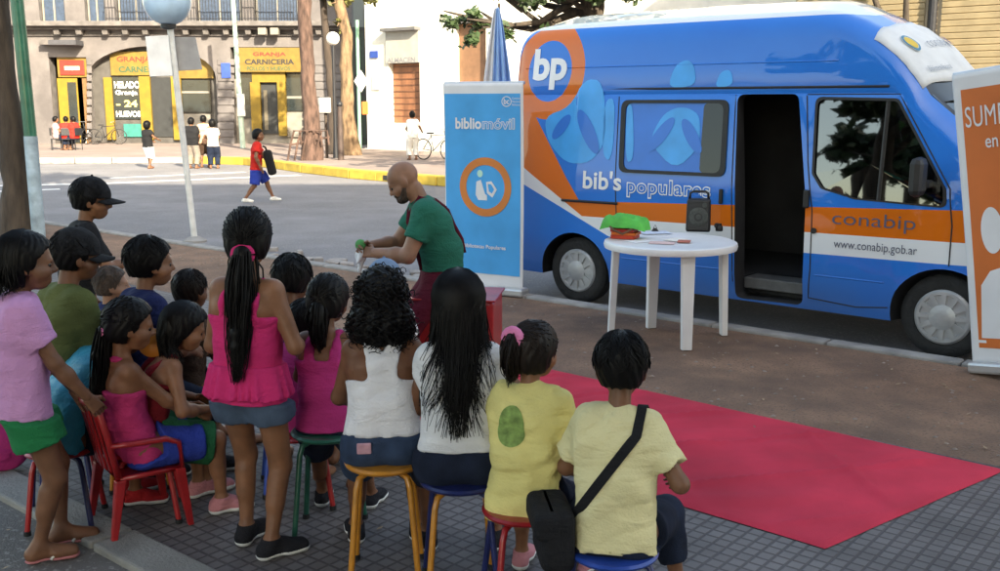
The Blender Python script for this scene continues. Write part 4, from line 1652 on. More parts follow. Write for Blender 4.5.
# white plastic table
M_plw = pm('white plastic', (.74, .74, .75), .4, .06, 4, .05, 90, sss=0)
TC = Vector((1.365, 7.95, 0))
TH = .785
t = thing('plastic_table', 'round white plastic garden table beside the van door', 'table', TC, R(20))
MB().lathe([(0, TH), (.485, TH), (.5, TH + .004), (.525, TH - .006), (.532, TH - .03), (.525, TH - .055), (.515, TH - .055), (.515, TH - .03), (.48, TH - .025), (0, TH - .025)], 56).build('tabletop', M_plw, t, smooth=40)
legp = [ground_at(611, 336), ground_at(651, 328), ground_at(686, 350), ground_at(723, 335)]
Ri = Matrix.Rotation(R(-20), 3, 'Z')
for p in legp:
    q = Ri @ (Vector((p.x, p.y, 0)) - TC)
    u = Vector((q.x, q.y, 0)).normalized()
    v = Vector((-u.y, u.x, 0))
    b_ = [q + u * .028 - v * .04, q + u * .028 + v * .04, q - u * .022 + v * .04, q - u * .022 - v * .04]
    c = Vector((q.x, q.y, 0)) * .93
    c.z = TH - .04
    tp = [c + u * .035 - v * .052, c + u * .035 + v * .052, c - u * .022 + v * .052, c - u * .022 - v * .052]
    MB().hexa([tuple(x) for x in b_ + tp]).build('leg', M_plw, t, bevel=.008)


def tpoint(px, py):
    p = ground_at(px, py, TH + .003)
    return p


# books with a green cloth bag on them
p = tpoint(625, 238)
t = thing('book_stack', 'small stack of red and orange books under the green cloth bag', 'books', p, R(-25))
for k, (c, dx, dz) in enumerate((('#c8381c', 0, .03), ('#e0691e', .008, .022), ('#b02418', -.006, .028))):
    z = (0, .031, .054)[k]
    MB().box((dx, 0, z + dz / 2), (.2 + dx, .15, dz)).build('book', pm('cover ' + c, c, .5, .15, 9, .05, 30), t, bevel=.003)
t = thing('cloth_bag', 'crumpled bright green cloth bag lying on the books at the table edge', 'bag', p + Vector((0, 0, .084)), R(-25))
vs, fs = [], []
n1, n2 = 26, 14
for s_ in (1, -1):
    for i in range(n1 + 1):
        for j in range(n2 + 1):
            x, y = -.19 + .38 * i / n1, -.12 + .24 * j / n2
            ex, ey = abs(x / .19), abs(y / .12)
            h = max(0, (1 - ex ** 6) * (1 - ey ** 6))
            sag = -.03 * max(0, (ex - .55)) ** 1.2 * 2
            wv = .012 * math.sin(x * 50 + 6 * math.sin(y * 18)) + .009 * math.sin(y * 60 + x * 21)
            vs.append((x + .01 * math.sin(y * 40), y + .008 * math.sin(x * 35), .012 + sag + (h ** .5 * (.085 + wv) if s_ > 0 else 0)))
o1 = (n1 + 1) * (n2 + 1)
for s_ in (0, 1):
    for i in range(n1):
        for j in range(n2):
            k = s_ * o1 + i * (n2 + 1) + j
            q = (k, k + n2 + 1, k + n2 + 2, k + 1)
            fs.append(q if s_ == 0 else tuple(reversed(q)))
obj_from('cloth', vs, fs, pm('green cloth', (.07, .42, .07), .85, .3, 7, .3, 40), t)
MB().tube([(-.1, -.1, .02), (-.05, -.16, .0), (.03, -.165, -.03), (.1, -.11, .01)], .009, 8).build('handle', pm('brown strap', (.13, .06, .03), .8, .2, 9, .1, 60), t, smooth=0)

# loudspeaker
p = tpoint(698, 231)
t = thing('loudspeaker', 'black portable loudspeaker with a carrying handle standing on the white table', 'loudspeaker', p, R(-12))
M_spk = pm('black plastic', (.014, .014, .016), .45, .2, 9, .15, 80)
MB().box((0, .0, .14), (.21, .17, .28), taper=.94).build('cabinet', M_spk, t, bevel=.02)
MB().lathe([(0, .0), (.075, .0), (.082, .006), (.07, .012), (.03, .002), (0, .008)], 30, (0, -.079, .13), Matrix.Rotation(R(90), 3, 'X')).build('cone', pm('speaker grille', (.05, .055, .05), .6, .3, 60, .3, 200), t, smooth=50)
MB().lathe([(0, .0), (.022, .0), (.018, .008), (0, .008)], 20, (.05, -.079, .23), Matrix.Rotation(R(90), 3, 'X')).build('tweeter', MATS['speaker grille'], t, smooth=50)
MB().tube([(-.08, 0, .275), (-.075, 0, .325), (-.05, 0, .34), (.05, 0, .34), (.075, 0, .325), (.08, 0, .275)], .011, 8).build('handle', M_spk, t, smooth=0)
# papers and small things
paper = [(640, 241, 30, '#e6e4e8', .21, .15, 'open white leaflet beside the books on the table'), (662, 243, -15, '#d9b8b4', .2, .14, 'pink tinted leaflet lying in the middle of the table'), (676, 240, 50, '#e9e3dc', .18, .13, 'cream leaflet lying just left of the loudspeaker'), (655, 233, 10, '#c9d3e6', .25, .18, 'bluish sheet with a dark clip at the back of the table'), (684, 242, 75, '#b86a58', .15, .1, 'brick red pamphlet in front of the loudspeaker')]
for k, (px, py, an, c, a_, b_, lb) in enumerate(paper):
    p = tpoint(px, py)
    o = MB().box((0, 0, .001), (a_, b_, .002)).build('leaflet', pm('paper ' + c, c, .8, .15, 25, .05, 30))
    o.location = p + Vector((0, 0, .0015 * k))
    o.rotation_euler = (0, 0, R(an))
    tag(o, lb, 'leaflet', 'leaflets spread on the table')
t = thing('clip', 'small black clip on the bluish sheet at the back of the table', 'clip', tpoint(655, 232) + Vector((0, 0, .012)))
MB().box((0, 0, .01), (.06, .03, .025), taper=.4).build('jaw', M_spk, t, bevel=.004)
MB().tube([(-.015, 0, .02), (0, 0, .05), (.015, 0, .02)], .003, 5).build('loop', M_spk, t)
t = thing('ink_pot', 'small black pot at the far right rim of the table', 'pot', tpoint(719, 231))
MB().lathe([(0, 0), (.028, 0), (.032, .01), (.03, .04), (.018, .05)], 18).build('pot', M_spk, t, smooth=50)
MB().lathe([(0, .05), (.02, .05), (.02, .065), (0, .065)], 16).build('lid', M_spk, t, smooth=50)

# furled flag behind the blue banner
fy = 10.7
p = at_depth(497, 8, fy)
t = thing('flag', 'furled light blue and white flag on a pole behind the blue banner', 'flag', (p.x, fy, 0))
MB().tube([(.02, .03, 0), (.02, .03, p.z + .05)], .014, 10).build('pole', pm('flag pole wood', (.3, .2, .1), .5, .2, 9, .1, 40), t)
M_fb = pm('flag light blue', (.3, .5, .82), .75, .12, 6, .1, 40)
M_fw = pm('flag white', (.72, .73, .76), .75, .08, 6, .1, 40)
for k, (m_, nm) in enumerate(((M_fw, 'white_band'), (M_fb, 'blue_band'), (M_fb, 'blue_band'))):
    vs, fs = [], []
    nz, na = 26, 12
    for i in range(nz + 1):
        f = i / nz
        z = p.z - 1.35 * f
        wdt = .035 + .25 * min(1, f * 1.25) ** .8
        for j in range(na + 1):
            g_ = j / na
            x = (-.62 + .42 * k + .44 * g_) * wdt
            y = -.05 * math.sin(g_ * 9 + k * 2.1 + f * 1.5) * (.3 + f) - .03 * k
            vs.append((x, y, z))
    for i in range(nz):
        for j in range(na):
            q = i * (na + 1) + j
            fs.append((q, q + 1, q + na + 2, q + na + 1))
    o = obj_from(nm, vs, fs, m_, t)
    so = o.modifiers.new('thick', 'SOLIDIFY')
    so.thickness = .004
# ------------------------------------------------------------------ people: bodies, clothes and hair grown as smooth surfaces
def smin(a, b, k):
    h = np.clip(.5 + .5 * (b - a) / k, 0, 1)
    return b + (a - b) * h - k * h * (1 - h)


def V3(*a):
    return np.array(a, dtype=float)


def unit(v):
    return v / (np.linalg.norm(v) + 1e-9)


class Fld:
    """a union of tapered capsules ('c', a, b, ra, rb) and ellipsoids ('e', centre, axes, radii)"""

    def __init__(self, prims, k=.02):
        self.p = prims
        self.k = k
        lo, hi = [], []
        for q in prims:
            if q[0] == 'c':
                r = max(q[3], q[4])
                lo += [q[1] - r, q[2] - r]
                hi += [q[1] + r, q[2] + r]
            else:
                r = max(q[3])
                lo.append(q[1] - r)
                hi.append(q[1] + r)
        self.lo = np.min(lo, axis=0)
        self.hi = np.max(hi, axis=0)

    def __call__(self, P):
        d = None
        for q in self.p:
            if q[0] == 'c':
                a, ba = q[1], q[2] - q[1]
                pa = P - a
                t = np.clip(pa @ ba / (ba @ ba + 1e-12), 0, 1)
                e = np.linalg.norm(pa - t[:, None] * ba, axis=1) - (q[3] + t * (q[4] - q[3]))
            else:
                Q = (P - q[1]) @ q[2]
                r = np.asarray(q[3])
                k0 = np.linalg.norm(Q / r, axis=1)
                k1 = np.linalg.norm(Q / (r * r), axis=1) + 1e-9
                e = k0 * (k0 - 1) / k1
            d = e if d is None else smin(d, e, self.k)
        return d


def surf(fn, lo, hi, res, pad=.02):
    """surface nets over fn = 0, refined only near the surface"""
    lo = np.asarray(lo) - pad - res * 4
    hi = np.asarray(hi) + pad + res * 4
    nc = np.ceil((hi - lo) / (4 * res)).astype(int)
    ax = [lo[i] + (np.arange(nc[i]) + .5) * 4 * res for i in range(3)]
    C = np.stack(np.meshgrid(*ax, indexing='ij'), -1).reshape(-1, 3)
    cv = fn(C)
    D = np.repeat(np.repeat(np.repeat(cv.reshape(nc), 4, 0), 4, 1), 4, 2)
    near = np.nonzero(np.abs(cv) < 4 * res * .87 * 1.35 + .012)[0]
    ci = np.stack(np.unravel_index(near, nc), -1)
    o = np.stack(np.meshgrid(*[np.arange(4)] * 3, indexing='ij'), -1).reshape(-1, 3)
    fi = (ci[:, None, :] * 4 + o[None]).reshape(-1, 3)
    D[fi[:, 0], fi[:, 1], fi[:, 2]] = fn(lo + (fi + .5) * res)
    S = D < 0
    n = np.array(D.shape)
    cnt = np.zeros(n - 1, dtype=np.int8)
    for dx in (0, 1):
        for dy in (0, 1):
            for dz in (0, 1):
                cnt += S[dx:n[0] - 1 + dx, dy:n[1] - 1 + dy, dz:n[2] - 1 + dz]
    act = np.stack(np.nonzero((cnt > 0) & (cnt < 8)), -1)
    idm = np.full(n - 1, -1, dtype=np.int64)
    idm[act[:, 0], act[:, 1], act[:, 2]] = np.arange(len(act))
    pos = np.zeros((len(act), 3))
    num = np.zeros(len(act))
    cor = [np.array(c) for c in np.ndindex(2, 2, 2)]
    for a in cor:
        for axis in range(3):
            if a[axis]:
                continue
            b = a.copy()
            b[axis] = 1
            va = D[act[:, 0] + a[0], act[:, 1] + a[1], act[:, 2] + a[2]]
            vb = D[act[:, 0] + b[0], act[:, 1] + b[1], act[:, 2] + b[2]]
            m = (va < 0) != (vb < 0)
            t = np.where(m, va / np.where(m, va - vb, 1), 0)
            pos[m] += (a + t[:, None] * (b - a))[m]
            num[m] += 1
    V = lo + (act + .5 + pos / num[:, None]) * res
    F = []
    for axis in range(3):
        u, v = [(1, 2), (2, 0), (0, 1)][axis]
        s0 = [slice(0, n[0]), slice(0, n[1]), slice(0, n[2])]
        s1 = list(s0)
        s0[axis], s1[axis] = slice(0, n[axis] - 1), slice(1, n[axis])
        A, B = S[tuple(s0)], S[tuple(s1)]
        e = np.stack(np.nonzero(A != B), -1)
        ok = (e[:, u] > 0) & (e[:, v] > 0) & (e[:, u] < n[u] - 1) & (e[:, v] < n[v] - 1)
        e = e[ok]
        inside = S[e[:, 0], e[:, 1], e[:, 2]]
        q = []
        for du, dv_ in ((1, 1), (0, 1), (0, 0), (1, 0)):
            c = e.copy()
            c[:, u] -= du
            c[:, v] -= dv_
            q.append(idm[c[:, 0], c[:, 1], c[:, 2]])
        q = np.stack(q, -1)
        q[~inside] = q[~inside][:, ::-1]
        F.append(q)
    return V, np.concatenate(F)


def wrinkle(P, amp, f=1.0, seed=0):
    r = np.random.default_rng(seed)
    w = np.zeros(len(P))
    Q = P + .03 * np.sin(P[:, [1, 2, 0]] * 17 * f + seed)
    for i in range(6):
        k = r.normal(size=3) * (22 + 9 * i) * f
        w += np.sin(Q @ k + r.uniform(0, 6)) / (1 + .35 * i)
    z = P[:, 2] + .25 * P[:, 0] * math.sin(seed) + .012 * np.sin(P[:, 0] * 19 + seed)
    cr = np.abs(np.sin(z * 46 * f + 2.2 * np.sin(P[:, 0] * 9 + seed * 2) + seed))
    return amp * (w / 2.2 + 1.1 * (1 - cr) ** 3 * .5)


def mesh_obj(name, parts, mat, parent):
    vs, fs, n = [], [], 0
    for V, F in parts:
        vs.append(V)
        fs.append(np.asarray(F) + n)
        n += len(V)
    me = bpy.data.meshes.new(name)
    me.from_pydata(np.concatenate(vs).tolist(), [], [tuple(f) for a in fs for f in a.tolist()])
    me.polygons.foreach_set('use_smooth', [True] * len(me.polygons))
    me.materials.append(mat)
    me.update()
    o = bpy.data.objects.new(name, me)
    COL.objects.link(o)
    o.parent = parent
    return o


def ik(a, t, l1, l2, hint):
    d = t - a
    L = np.linalg.norm(d)
    Lm = min(L, (l1 + l2) * .995)
    u = unit(d)
    t = a + u * Lm
    x = (l1 * l1 - l2 * l2 + Lm * Lm) / (2 * Lm)
    h = math.sqrt(max(l1 * l1 - x * x, 0))
    hv = hint - u * (hint @ u)
    return a + u * x + unit(hv) * h, t


def rotm(ax, an):
    return np.array(Matrix.Rotation(an, 3, Vector(ax)))


def skeleton(h, seat=None, lean=0, side=0, twist=0, yaw=0, pitch=0, roll=0, adult=False, LH='lap', RH='lap', LF=None, RF=None, girl=False, spread=.1, hunch=0, stance=.07, wide=1.0):
    """x right, y forward, z up; the ground point under the hips is the origin"""
    k = {'h': h, 'girl': girl, 'adult': adult, 'seated': seat is not None, 'wide': wide}
    hz = seat + .052 * h if seat is not None else .505 * h
    pel = V3(0, 0, hz)
    u = unit(V3(math.sin(R(side)), math.sin(R(lean)), math.cos(R(lean))))
    u2 = unit(V3(math.sin(R(side)), math.sin(R(lean + hunch)), math.cos(R(lean + hunch))))
    k['u'] = u
    T = .3 * h
    wai = pel + u * T * .38
    che = wai + u2 * T * .37
    nb = wai + u2 * T * .62
    rx = rotm(u2, -R(twist)) @ V3(1, 0, 0)
    rx = unit(rx - u2 * (rx @ u2))
    rp = V3(1, 0, 0)
    fw = np.cross(u2, rx)
    k.update(pel=pel, wai=wai, che=che, nb=nb, rx=rx, rp=rp, fw=fw, u2=u2)
    sw = (.098 if adult else .077) * h * wide
    sz = nb - u2 * .028 * h
    S = {-1: sz - rx * sw, 1: sz + rx * sw}
    Hh = .225 if adult else min(.224, .15 * h + .018)
    k['Hh'] = Hh
    hd = unit(u2 * .6 + V3(0, 0, .4))
    Hm = rotm((0, 0, 1), -R(yaw + twist)) @ rotm((1, 0, 0), -R(pitch)) @ rotm((0, 1, 0), R(roll))
    hb = nb + hd * .038 * h + fw * .012 * h
    hc = hb + Hm @ V3(0, .012, .50 * Hh)
    k.update(Hm=Hm, hc=hc, hb=hb)
    ua, fa = .168 * h, .145 * h
    k['S'] = S
    k['E'], k['W'], k['hd'] = {}, {}, {}
    for s, spec in ((-1, LH), (1, RH)):
        hint = V3(s * .8, -.5, -.6)
        if isinstance(spec, str):
            if spec == 'lap':
                t = V3(s * .05 * h, .2 * h, hz + .075 * h)
            elif spec == 'knee':
                t = V3(s * .085 * h, .22 * h, hz + .08 * h)
            elif spec == 'down':
                t = S[s] + V3(s * .035 * h, .03 * h, -.303 * h)
            elif spec == 'chest':
                t = che + fw * .15 * h + rx * s * .02 * h
            hv = None
        else:
            t = V3(*spec[:3]) * h
            if len(spec) > 3:
                hint = V3(*spec[3:6])
            hv = None
        k['E'][s], k['W'][s] = ik(S[s], t, ua, fa, hint)
        d = unit(k['W'][s] - k['E'][s])
        k['hd'][s] = d
    k['H'] = {s: pel + rp * s * .055 * h - V3(0, 0, .01 * h) for s in (-1, 1)}
    k['K'], k['A'], k['T'] = {}, {}, {}
    for s, spec in ((-1, LF), (1, RF)):
        if spec is None:
            spec = (s * stance, 0.0, s * 6) if seat is None else (s * spread, .245, s * 8)
        t = V3(spec[0] * h, spec[1] * h, (spec[3] * h if len(spec) > 3 else 0) + .045 * h)
        k['K'][s], k['A'][s] = ik(k['H'][s], t, .245 * h, .222 * h, V3(s * .12, 1, .35))
        a = R(spec[2])
        k['T'][s] = k['A'][s] + V3(math.sin(a), math.cos(a), 0) * .095 * h + V3(0, 0, -.03 * h)
    return k


def torso(k, o=0.0, belly=1.0, hem=0.0, hips=True):
    h, u, u2 = k['h'], k['u'], k['u2']
    pel, wai, che, nb, rx, rp, fw = (k[n] for n in ('pel', 'wai', 'che', 'nb', 'rx', 'rp', 'fw'))
    g = k['girl']
    sl, sr = (1.0, 1.0) if k['adult'] else (.84 * k['wide'], .9)
    lv = [(pel - u * (.0 + hem) * h, rp, .054 if g else .05, .068), (wai, unit(rp + rx), .042 if g else .047, .055 * belly), (che, rx, .058 if g else .064, .058), (nb - u2 * .035 * h, rx, .07, .04)]
    if k['adult']:
        lv = [(pel, rp, .05, .066), (wai, unit(rp + rx), .048, .064 * belly), (che, rx, .07, .066), (nb - u2 * .035 * h, rx, .085, .042)]
    pr = []
    for s in (-1, 0, 1):
        for (p, r, w_, q), (p2, r2, w2, q2) in zip(lv, lv[1:]):
            w_, w2, q, q2 = w_ * sl, w2 * sl, q * sr, q2 * sr
            pr.append(('c', p + r * s * w_ * h - fw * .004 * h, p2 + r2 * s * w2 * h - fw * .004 * h, q * h + o, q2 * h + o))
    for s in (-1, 1):
        pr.append(('c', nb - u2 * .02 * h, k['S'][s], .034 * h + o, .032 * h + o))
    return pr


def limb_arm(k, s, o=0.0):
    h = k['h']
    f = 1.12 if k['adult'] else .92
    S, E, W_ = k['S'][s], k['E'][s], k['W'][s]
    return [('c', S, E, .033 * h * f + o, .024 * h * f + o), ('c', E, E + (W_ - E) * .35, .0235 * h * f + o, .025 * h * f + o), ('c', E + (W_ - E) * .35, W_, .025 * h * f + o, .0165 * h * f + o)]


def limb_leg(k, s, o=0.0):
    h = k['h']
    H, K, A = k['H'][s], k['K'][s], k['A'][s]
    back = unit(np.cross(unit(A - K), V3(1, 0, 0)))
    if back @ V3(0, -1, -.2) < 0:
        back = -back
    g_ = 1.0 if k['adult'] else .88
    pr = [('c', H, K, .056 * h * g_ + o, .037 * h * g_ + o), ('c', K, A, .035 * h * g_ + o, .021 * h * g_ + o), ('c', K + (A - K) * .2 + back * .012 * h, K + (A - K) * .5 + back * .008 * h, .03 * h * g_ + o, .028 * h * g_ + o)]
    return pr


def feet(k, s, o=0.0):
    h = k['h']
    A, T_ = k['A'][s], k['T'][s]
    d = unit(T_ - A)
    side_ = unit(np.cross(V3(0, 0, 1), V3(d[0], d[1], 0)))
    heel = A - V3(d[0], d[1], 0) * .02 * h + V3(0, 0, -.022 * h)
    pr = [('c', A, heel, .021 * h + o, .022 * h + o), ('c', heel, T_, .02 * h + o, .0135 * h + o), ('c', A, T_, .02 * h + o, .012 * h + o),
          ('c', heel + (T_ - heel) * .6 + side_ * .012 * h, T_ + side_ * .013 * h, .015 * h + o, .013 * h + o), ('c', heel + (T_ - heel) * .6 - side_ * .012 * h, T_ - side_ * .013 * h, .015 * h + o, .012 * h + o)]
    return pr


def head_prims(k):
    hc, M, Hh = k['hc'], k['Hm'], k['Hh']
    q = Hh / .205
    f = lambda x, y, z: hc + M @ (V3(x, y, z) * q)
    c = lambda a, b, ra, rb: ('c', f(*a), f(*b), ra * q, rb * q)
    pr = [('e', f(0, -.008, .022), M, (.071 * q, .089 * q, .08 * q)), ('e', f(0, .03, -.035), M, (.058 * q, .056 * q, .062 * q)), ('e', f(0, .045, -.075), M, (.036 * q, .034 * q, .026 * q)),
          c((-.03, .074, .012), (.03, .074, .012), .012, .012)]
    for s in (-1, 1):
        pr.append(c((s * .034, .062, -.03), (s * .045, .035, -.035), .02, .024))
        pr.append(('e', f(s * .073, -.002, -.012), M @ rotm((0, 0, 1), s * .35), (.009 * q, .02 * q, .031 * q)))
    pr2 = [c((0, .084, .004), (0, .1, -.026), .007, .011), c((-.009, .09, -.03), (.009, .09, -.03), .008, .008), c((-.016, .078, -.058), (.016, .078, -.058), .008, .008), c((-.013, .079, -.067), (.013, .079, -.067), .008, .008)]
    nk = ('c', k['nb'] - k['u2'] * .03 * k['h'], k['hb'] + M @ V3(0, -.012, .03), (.036 if k['adult'] else .031) * k['h'], (.033 if k['adult'] else .029) * k['h'])
    return pr, pr2, nk


def hand_prims(k, s, curl=.5):
    """palm, four fingers of two joints and a thumb"""
    h = k['h']
    W_, d = k['W'][s], k['hd'][s]
    q = h * .105 / .18
    inw = k.get('palm', {}).get(s)
    if inw is None:
        inw = V3(-s * .9, .1, -.35)
    nrm = unit(inw - d * (inw @ d))
    ac = np.cross(d, nrm) * (-s) * (-1)
    if ac @ V3(0, .3, 1) < 0:
        ac = -ac
    pal = []
    for i in range(4):
        w_ = (i - 1.5) * .0185 * q
        pal.append(('c', W_ + ac * w_ * .6 + d * .012 * q, W_ + d * .082 * q + ac * w_, .0155 * q, .0105 * q))
    fing = []
    for i, L in enumerate((.058, .074, .08, .071)):
        w_ = (i - 1.5) * .0208 * q
        p = W_ + d * .084 * q + ac * w_
        a = curl * .9
        d1 = d * math.cos(a) + nrm * math.sin(a)
        d2 = d * math.cos(a * 2.3) + nrm * math.sin(a * 2.3)
        m_ = p + d1 * L * .55 * q
        fing.append([('c', p, m_, .0086 * q, .0076 * q), ('c', m_, m_ + d2 * L * .5 * q, .0076 * q, .0062 * q)])
    b = W_ + d * .022 * q + ac * .02 * q
    t1 = unit(d * .75 + ac * .75 + nrm * .35)
    t2 = unit(d * .95 + ac * .2 + nrm * .45)
    m_ = b + t1 * .042 * q
    fing.append([('c', b, m_, .0125 * q, .0105 * q), ('c', m_, m_ + t2 * .036 * q, .0105 * q, .008 * q)])
    return pal, fing


M_skin = {}
for nm, c in (('light brown skin', (.225, .1, .053)), ('brown skin', (.16, .068, .036)), ('fair skin', (.29, .148, .095)), ('tan skin', (.175, .08, .045))):
    M_skin[nm] = pm(nm, c, .48, .22, 11, .12, 180, sss=.1, spec=.32)
M_eye = pm('eye', (.012, .008, .006), .15, .1, 9, 0)
M_hair = pm('black hair', (.0032, .0026, .0028), .5, .5, 40, 0, 160, stretch=(1, 1, .12), spec=.18)
M_hair2 = pm('dark brown hair', (.011, .0062, .0045), .5, .5, 40, 0, 160, stretch=(1, 1, .12), spec=.2)
M_beard = pm('brown beard', (.05, .026, .016), .7, .4, 60, .6, 200)


def cloth(name, c, bump=.25, bs=120, rough=.9, var=.1):
    return pm(name, c, rough, var, 5, bump, bs, spec=.25, fold=.42)


def build_body(k, root, skin, curl=(.5, .5), res=.0085, hands=True, shod=False):
    pr = torso(k) + limb_arm(k, -1) + limb_arm(k, 1) + limb_leg(k, -1) + limb_leg(k, 1)
    if not shod:
        pr += feet(k, -1) + feet(k, 1)
    hp, hp2, nk = head_prims(k)
    F1 = Fld(pr + [nk], .022)
    F2 = Fld(hp, .02)
    F3 = Fld(hp2, .008)

    hpr = []
    if hands:
        for s in (-1, 1):
            hpr.append(hand_prims(k, s, curl[0 if s < 0 else 1]))
    else:
        for s in (-1, 1):
            q = k['h']
            F1.p.append(('c', k['W'][s], k['W'][s] + k['hd'][s] * .08 * q, .02 * q, .014 * q))
    qs = k['Hh'] / .205
    eyes = [k['hc'] + k['Hm'] @ (V3(s * .032, .079, -.004) * qs) for s in (-1, 1)]

    def fn(P):
        a = smin(F1(P), smin(F2(P), F3(P), .012), .018)
        for e in eyes:
            a = np.maximum(a, -(np.linalg.norm(P - e - k['Hm'] @ V3(0, .012, 0), axis=1) - .014 * qs) * .6)
        return a
    lo = np.minimum(np.minimum(F1.lo, F2.lo), F3.lo)
    hi = np.maximum(np.maximum(F1.hi, F2.hi), F3.hi)
    parts = [surf(fn, lo, hi, res)]
    for pal, fing in hpr:
        A = Fld(pal, .012)
        B = [Fld(f_, .006) for f_ in fing]

        def hf(P):
            a = A(P)
            for b in B:
                a = smin(a, b(P), .003)
            return a
        lo = np.min([A.lo] + [b.lo for b in B], axis=0)
        hi = np.max([A.hi] + [b.hi for b in B], axis=0)
        parts.append(surf(hf, lo, hi, min(res * .4, .0034)))
    bo = mesh_obj('body', parts, skin, root)
    if res < .012:
        mb = MB()
        for e in eyes:
            mb.ball(e - k['Hm'] @ V3(0, .008, 0), .0115 * qs, 10, 8)
        mb.build('eyes', M_eye, root, smooth=0)
    return bo


def tee(k, root, mat, hem=.05, sleeve=.6, o=.014, name='shirt', amp=.004, res=.0085, seed=1, belly=1.05, flare=0.0):
    h = k['h']
    T_ = Fld(torso(k, o, belly, hem=hem + .02), .035)
    sl = []
    for s in (-1, 1):
        S, E, W_ = k['S'][s], k['E'][s], k['W'][s]
        if sleeve <= 1:
            e = S + (E - S) * (sleeve + .12)
            F = Fld([('c', S, e, .034 * h + o, .03 * h + o + .004)], .01)
            d = unit(E - S)
            sl.append((F, S + (E - S) * sleeve, d))
        else:
            F = Fld([('c', S, E, .037 * h + o, .03 * h + o), ('c', E, W_, .03 * h + o, .022 * h + o)], .02)
            sl.append((F, E + (W_ - E) * (sleeve - 1), unit(W_ - E)))
    base = k['pel'] - k['u'] * hem * h

    def fn(P):
        a = np.maximum(T_(P), (base - P) @ k['u'])
        for F, c, d in sl:
            b = np.maximum(F(P), (P - c) @ d)
            a = smin(a, b, .025)
        return a + wrinkle(P, amp, .8, seed)
    lo = np.min([T_.lo] + [F.lo for F, _, _ in sl], axis=0)
    hi = np.max([T_.hi] + [F.hi for F, _, _ in sl], axis=0)
    k['shirt'] = fn
    k['raw'] = (lambda P: T_(P) + wrinkle(P, amp, .8, seed), hem)
    return mesh_obj(name, [surf(fn, lo, hi, res)], mat, root)


def tank(k, root, mat, top=.3, hem=.03, o=.011, straps='thin', name='top', amp=.004, res=.0085, seed=2):
    """top: how far below the neck the cloth ends, in units of height * .1"""
    h, u2, rx, fw, nb = k['h'], k['u2'], k['rx'], k['fw'], k['nb']
    T_ = Fld(torso(k, o, 1.04, hem=hem + .02), .035)
    base = k['pel'] - k['u'] * hem * h
    edge = nb - u2 * top * .1 * h
    if straps == 'racer':
        pass
    sp = []
    wd = {'thin': .008, 'racer': .02, 'wide': .016, 'halter': .01}[straps] * h
    for s in (-1, 1):
        offs = {'thin': .052, 'racer': .045, 'wide': .05, 'halter': .03}[straps]
        bk = nb - u2 * (top * .1 + .02) * h - fw * .062 * h + rx * s * (.045 if straps in ('thin', 'wide') else .012) * h
        md = nb - u2 * .06 * h - fw * .055 * h + rx * s * (offs * .95 if straps in ('thin', 'wide') else .022) * h
        tp = nb - u2 * .0 * h + rx * s * offs * h - fw * .005 * h
        if straps == 'halter':
            bk = nb + u2 * .02 * h - fw * .035 * h
            md = nb + u2 * .015 * h - fw * .03 * h + rx * s * .02 * h
        fr = nb - u2 * .07 * h + fw * .055 * h + rx * s * offs * h
        f2 = nb - u2 * (top * .1 + .03) * h + fw * .062 * h + rx * s * .045 * h
        for a, b in ((bk, md), (md, tp), (tp, fr), (fr, f2)):
            sp.append(('c', a, b, wd * 1.3, wd * 1.3))
    ST = Fld(sp, .004)

    def fn(P):
        t = T_(P)
        a = np.maximum(np.maximum(t, (base - P) @ k['u']), (P - edge) @ u2 + .0)
        q = P - nb
        xr = q @ rx
        if straps == 'racer':
            zz = q @ u2 / h
            wv = (.026 + .055 * np.clip((-zz - .05) / .11, 0, 1) ** 1.6) * h
            b = np.maximum(np.maximum(t, np.abs(xr) - wv), np.maximum((base - P) @ k['u'], zz * h + .045 * h))
            a = smin(a, b, .01)
        a = np.minimum(a, np.maximum(t + .003, ST(P)))
        return a + wrinkle(P, amp, .9, seed)
    k['shirt'] = fn
    k['raw'] = (lambda P: T_(P) + wrinkle(P, amp, .9, seed), hem)
    return mesh_obj(name, [surf(fn, np.minimum(T_.lo, ST.lo), np.maximum(T_.hi, ST.hi), res)], mat, root)


def ruffle(k, root, mat, z0=.03, z1=-.045, res=.008, name='ruffle'):
    h = k['h']
    T_ = Fld(torso(k, .016, 1.1, hem=.08), .035)
    a, b = k['pel'] + k['u'] * z0 * h, k['pel'] + k['u'] * z1 * h

    def fn(P):
        q = P - k['pel']
        z = (a - P) @ k['u'] / ((a - b) @ k['u'])
        an = np.arctan2(q[:, 1], q[:, 0])
        d = T_(P) - (.006 + .016 * np.clip(z, 0, 1)) - (.003 + .008 * np.clip(z, 0, 1)) * np.sin(an * 21 + 2.5 * np.sin(an * 5))
        return np.maximum(d, np.maximum((P - a) @ k['u'], (b - P) @ k['u'] + .006 * np.sin(an * 21 + 2.5 * np.sin(an * 5))))
    return mesh_obj(name, [surf(fn, T_.lo, T_.hi, res, .05)], mat, root)


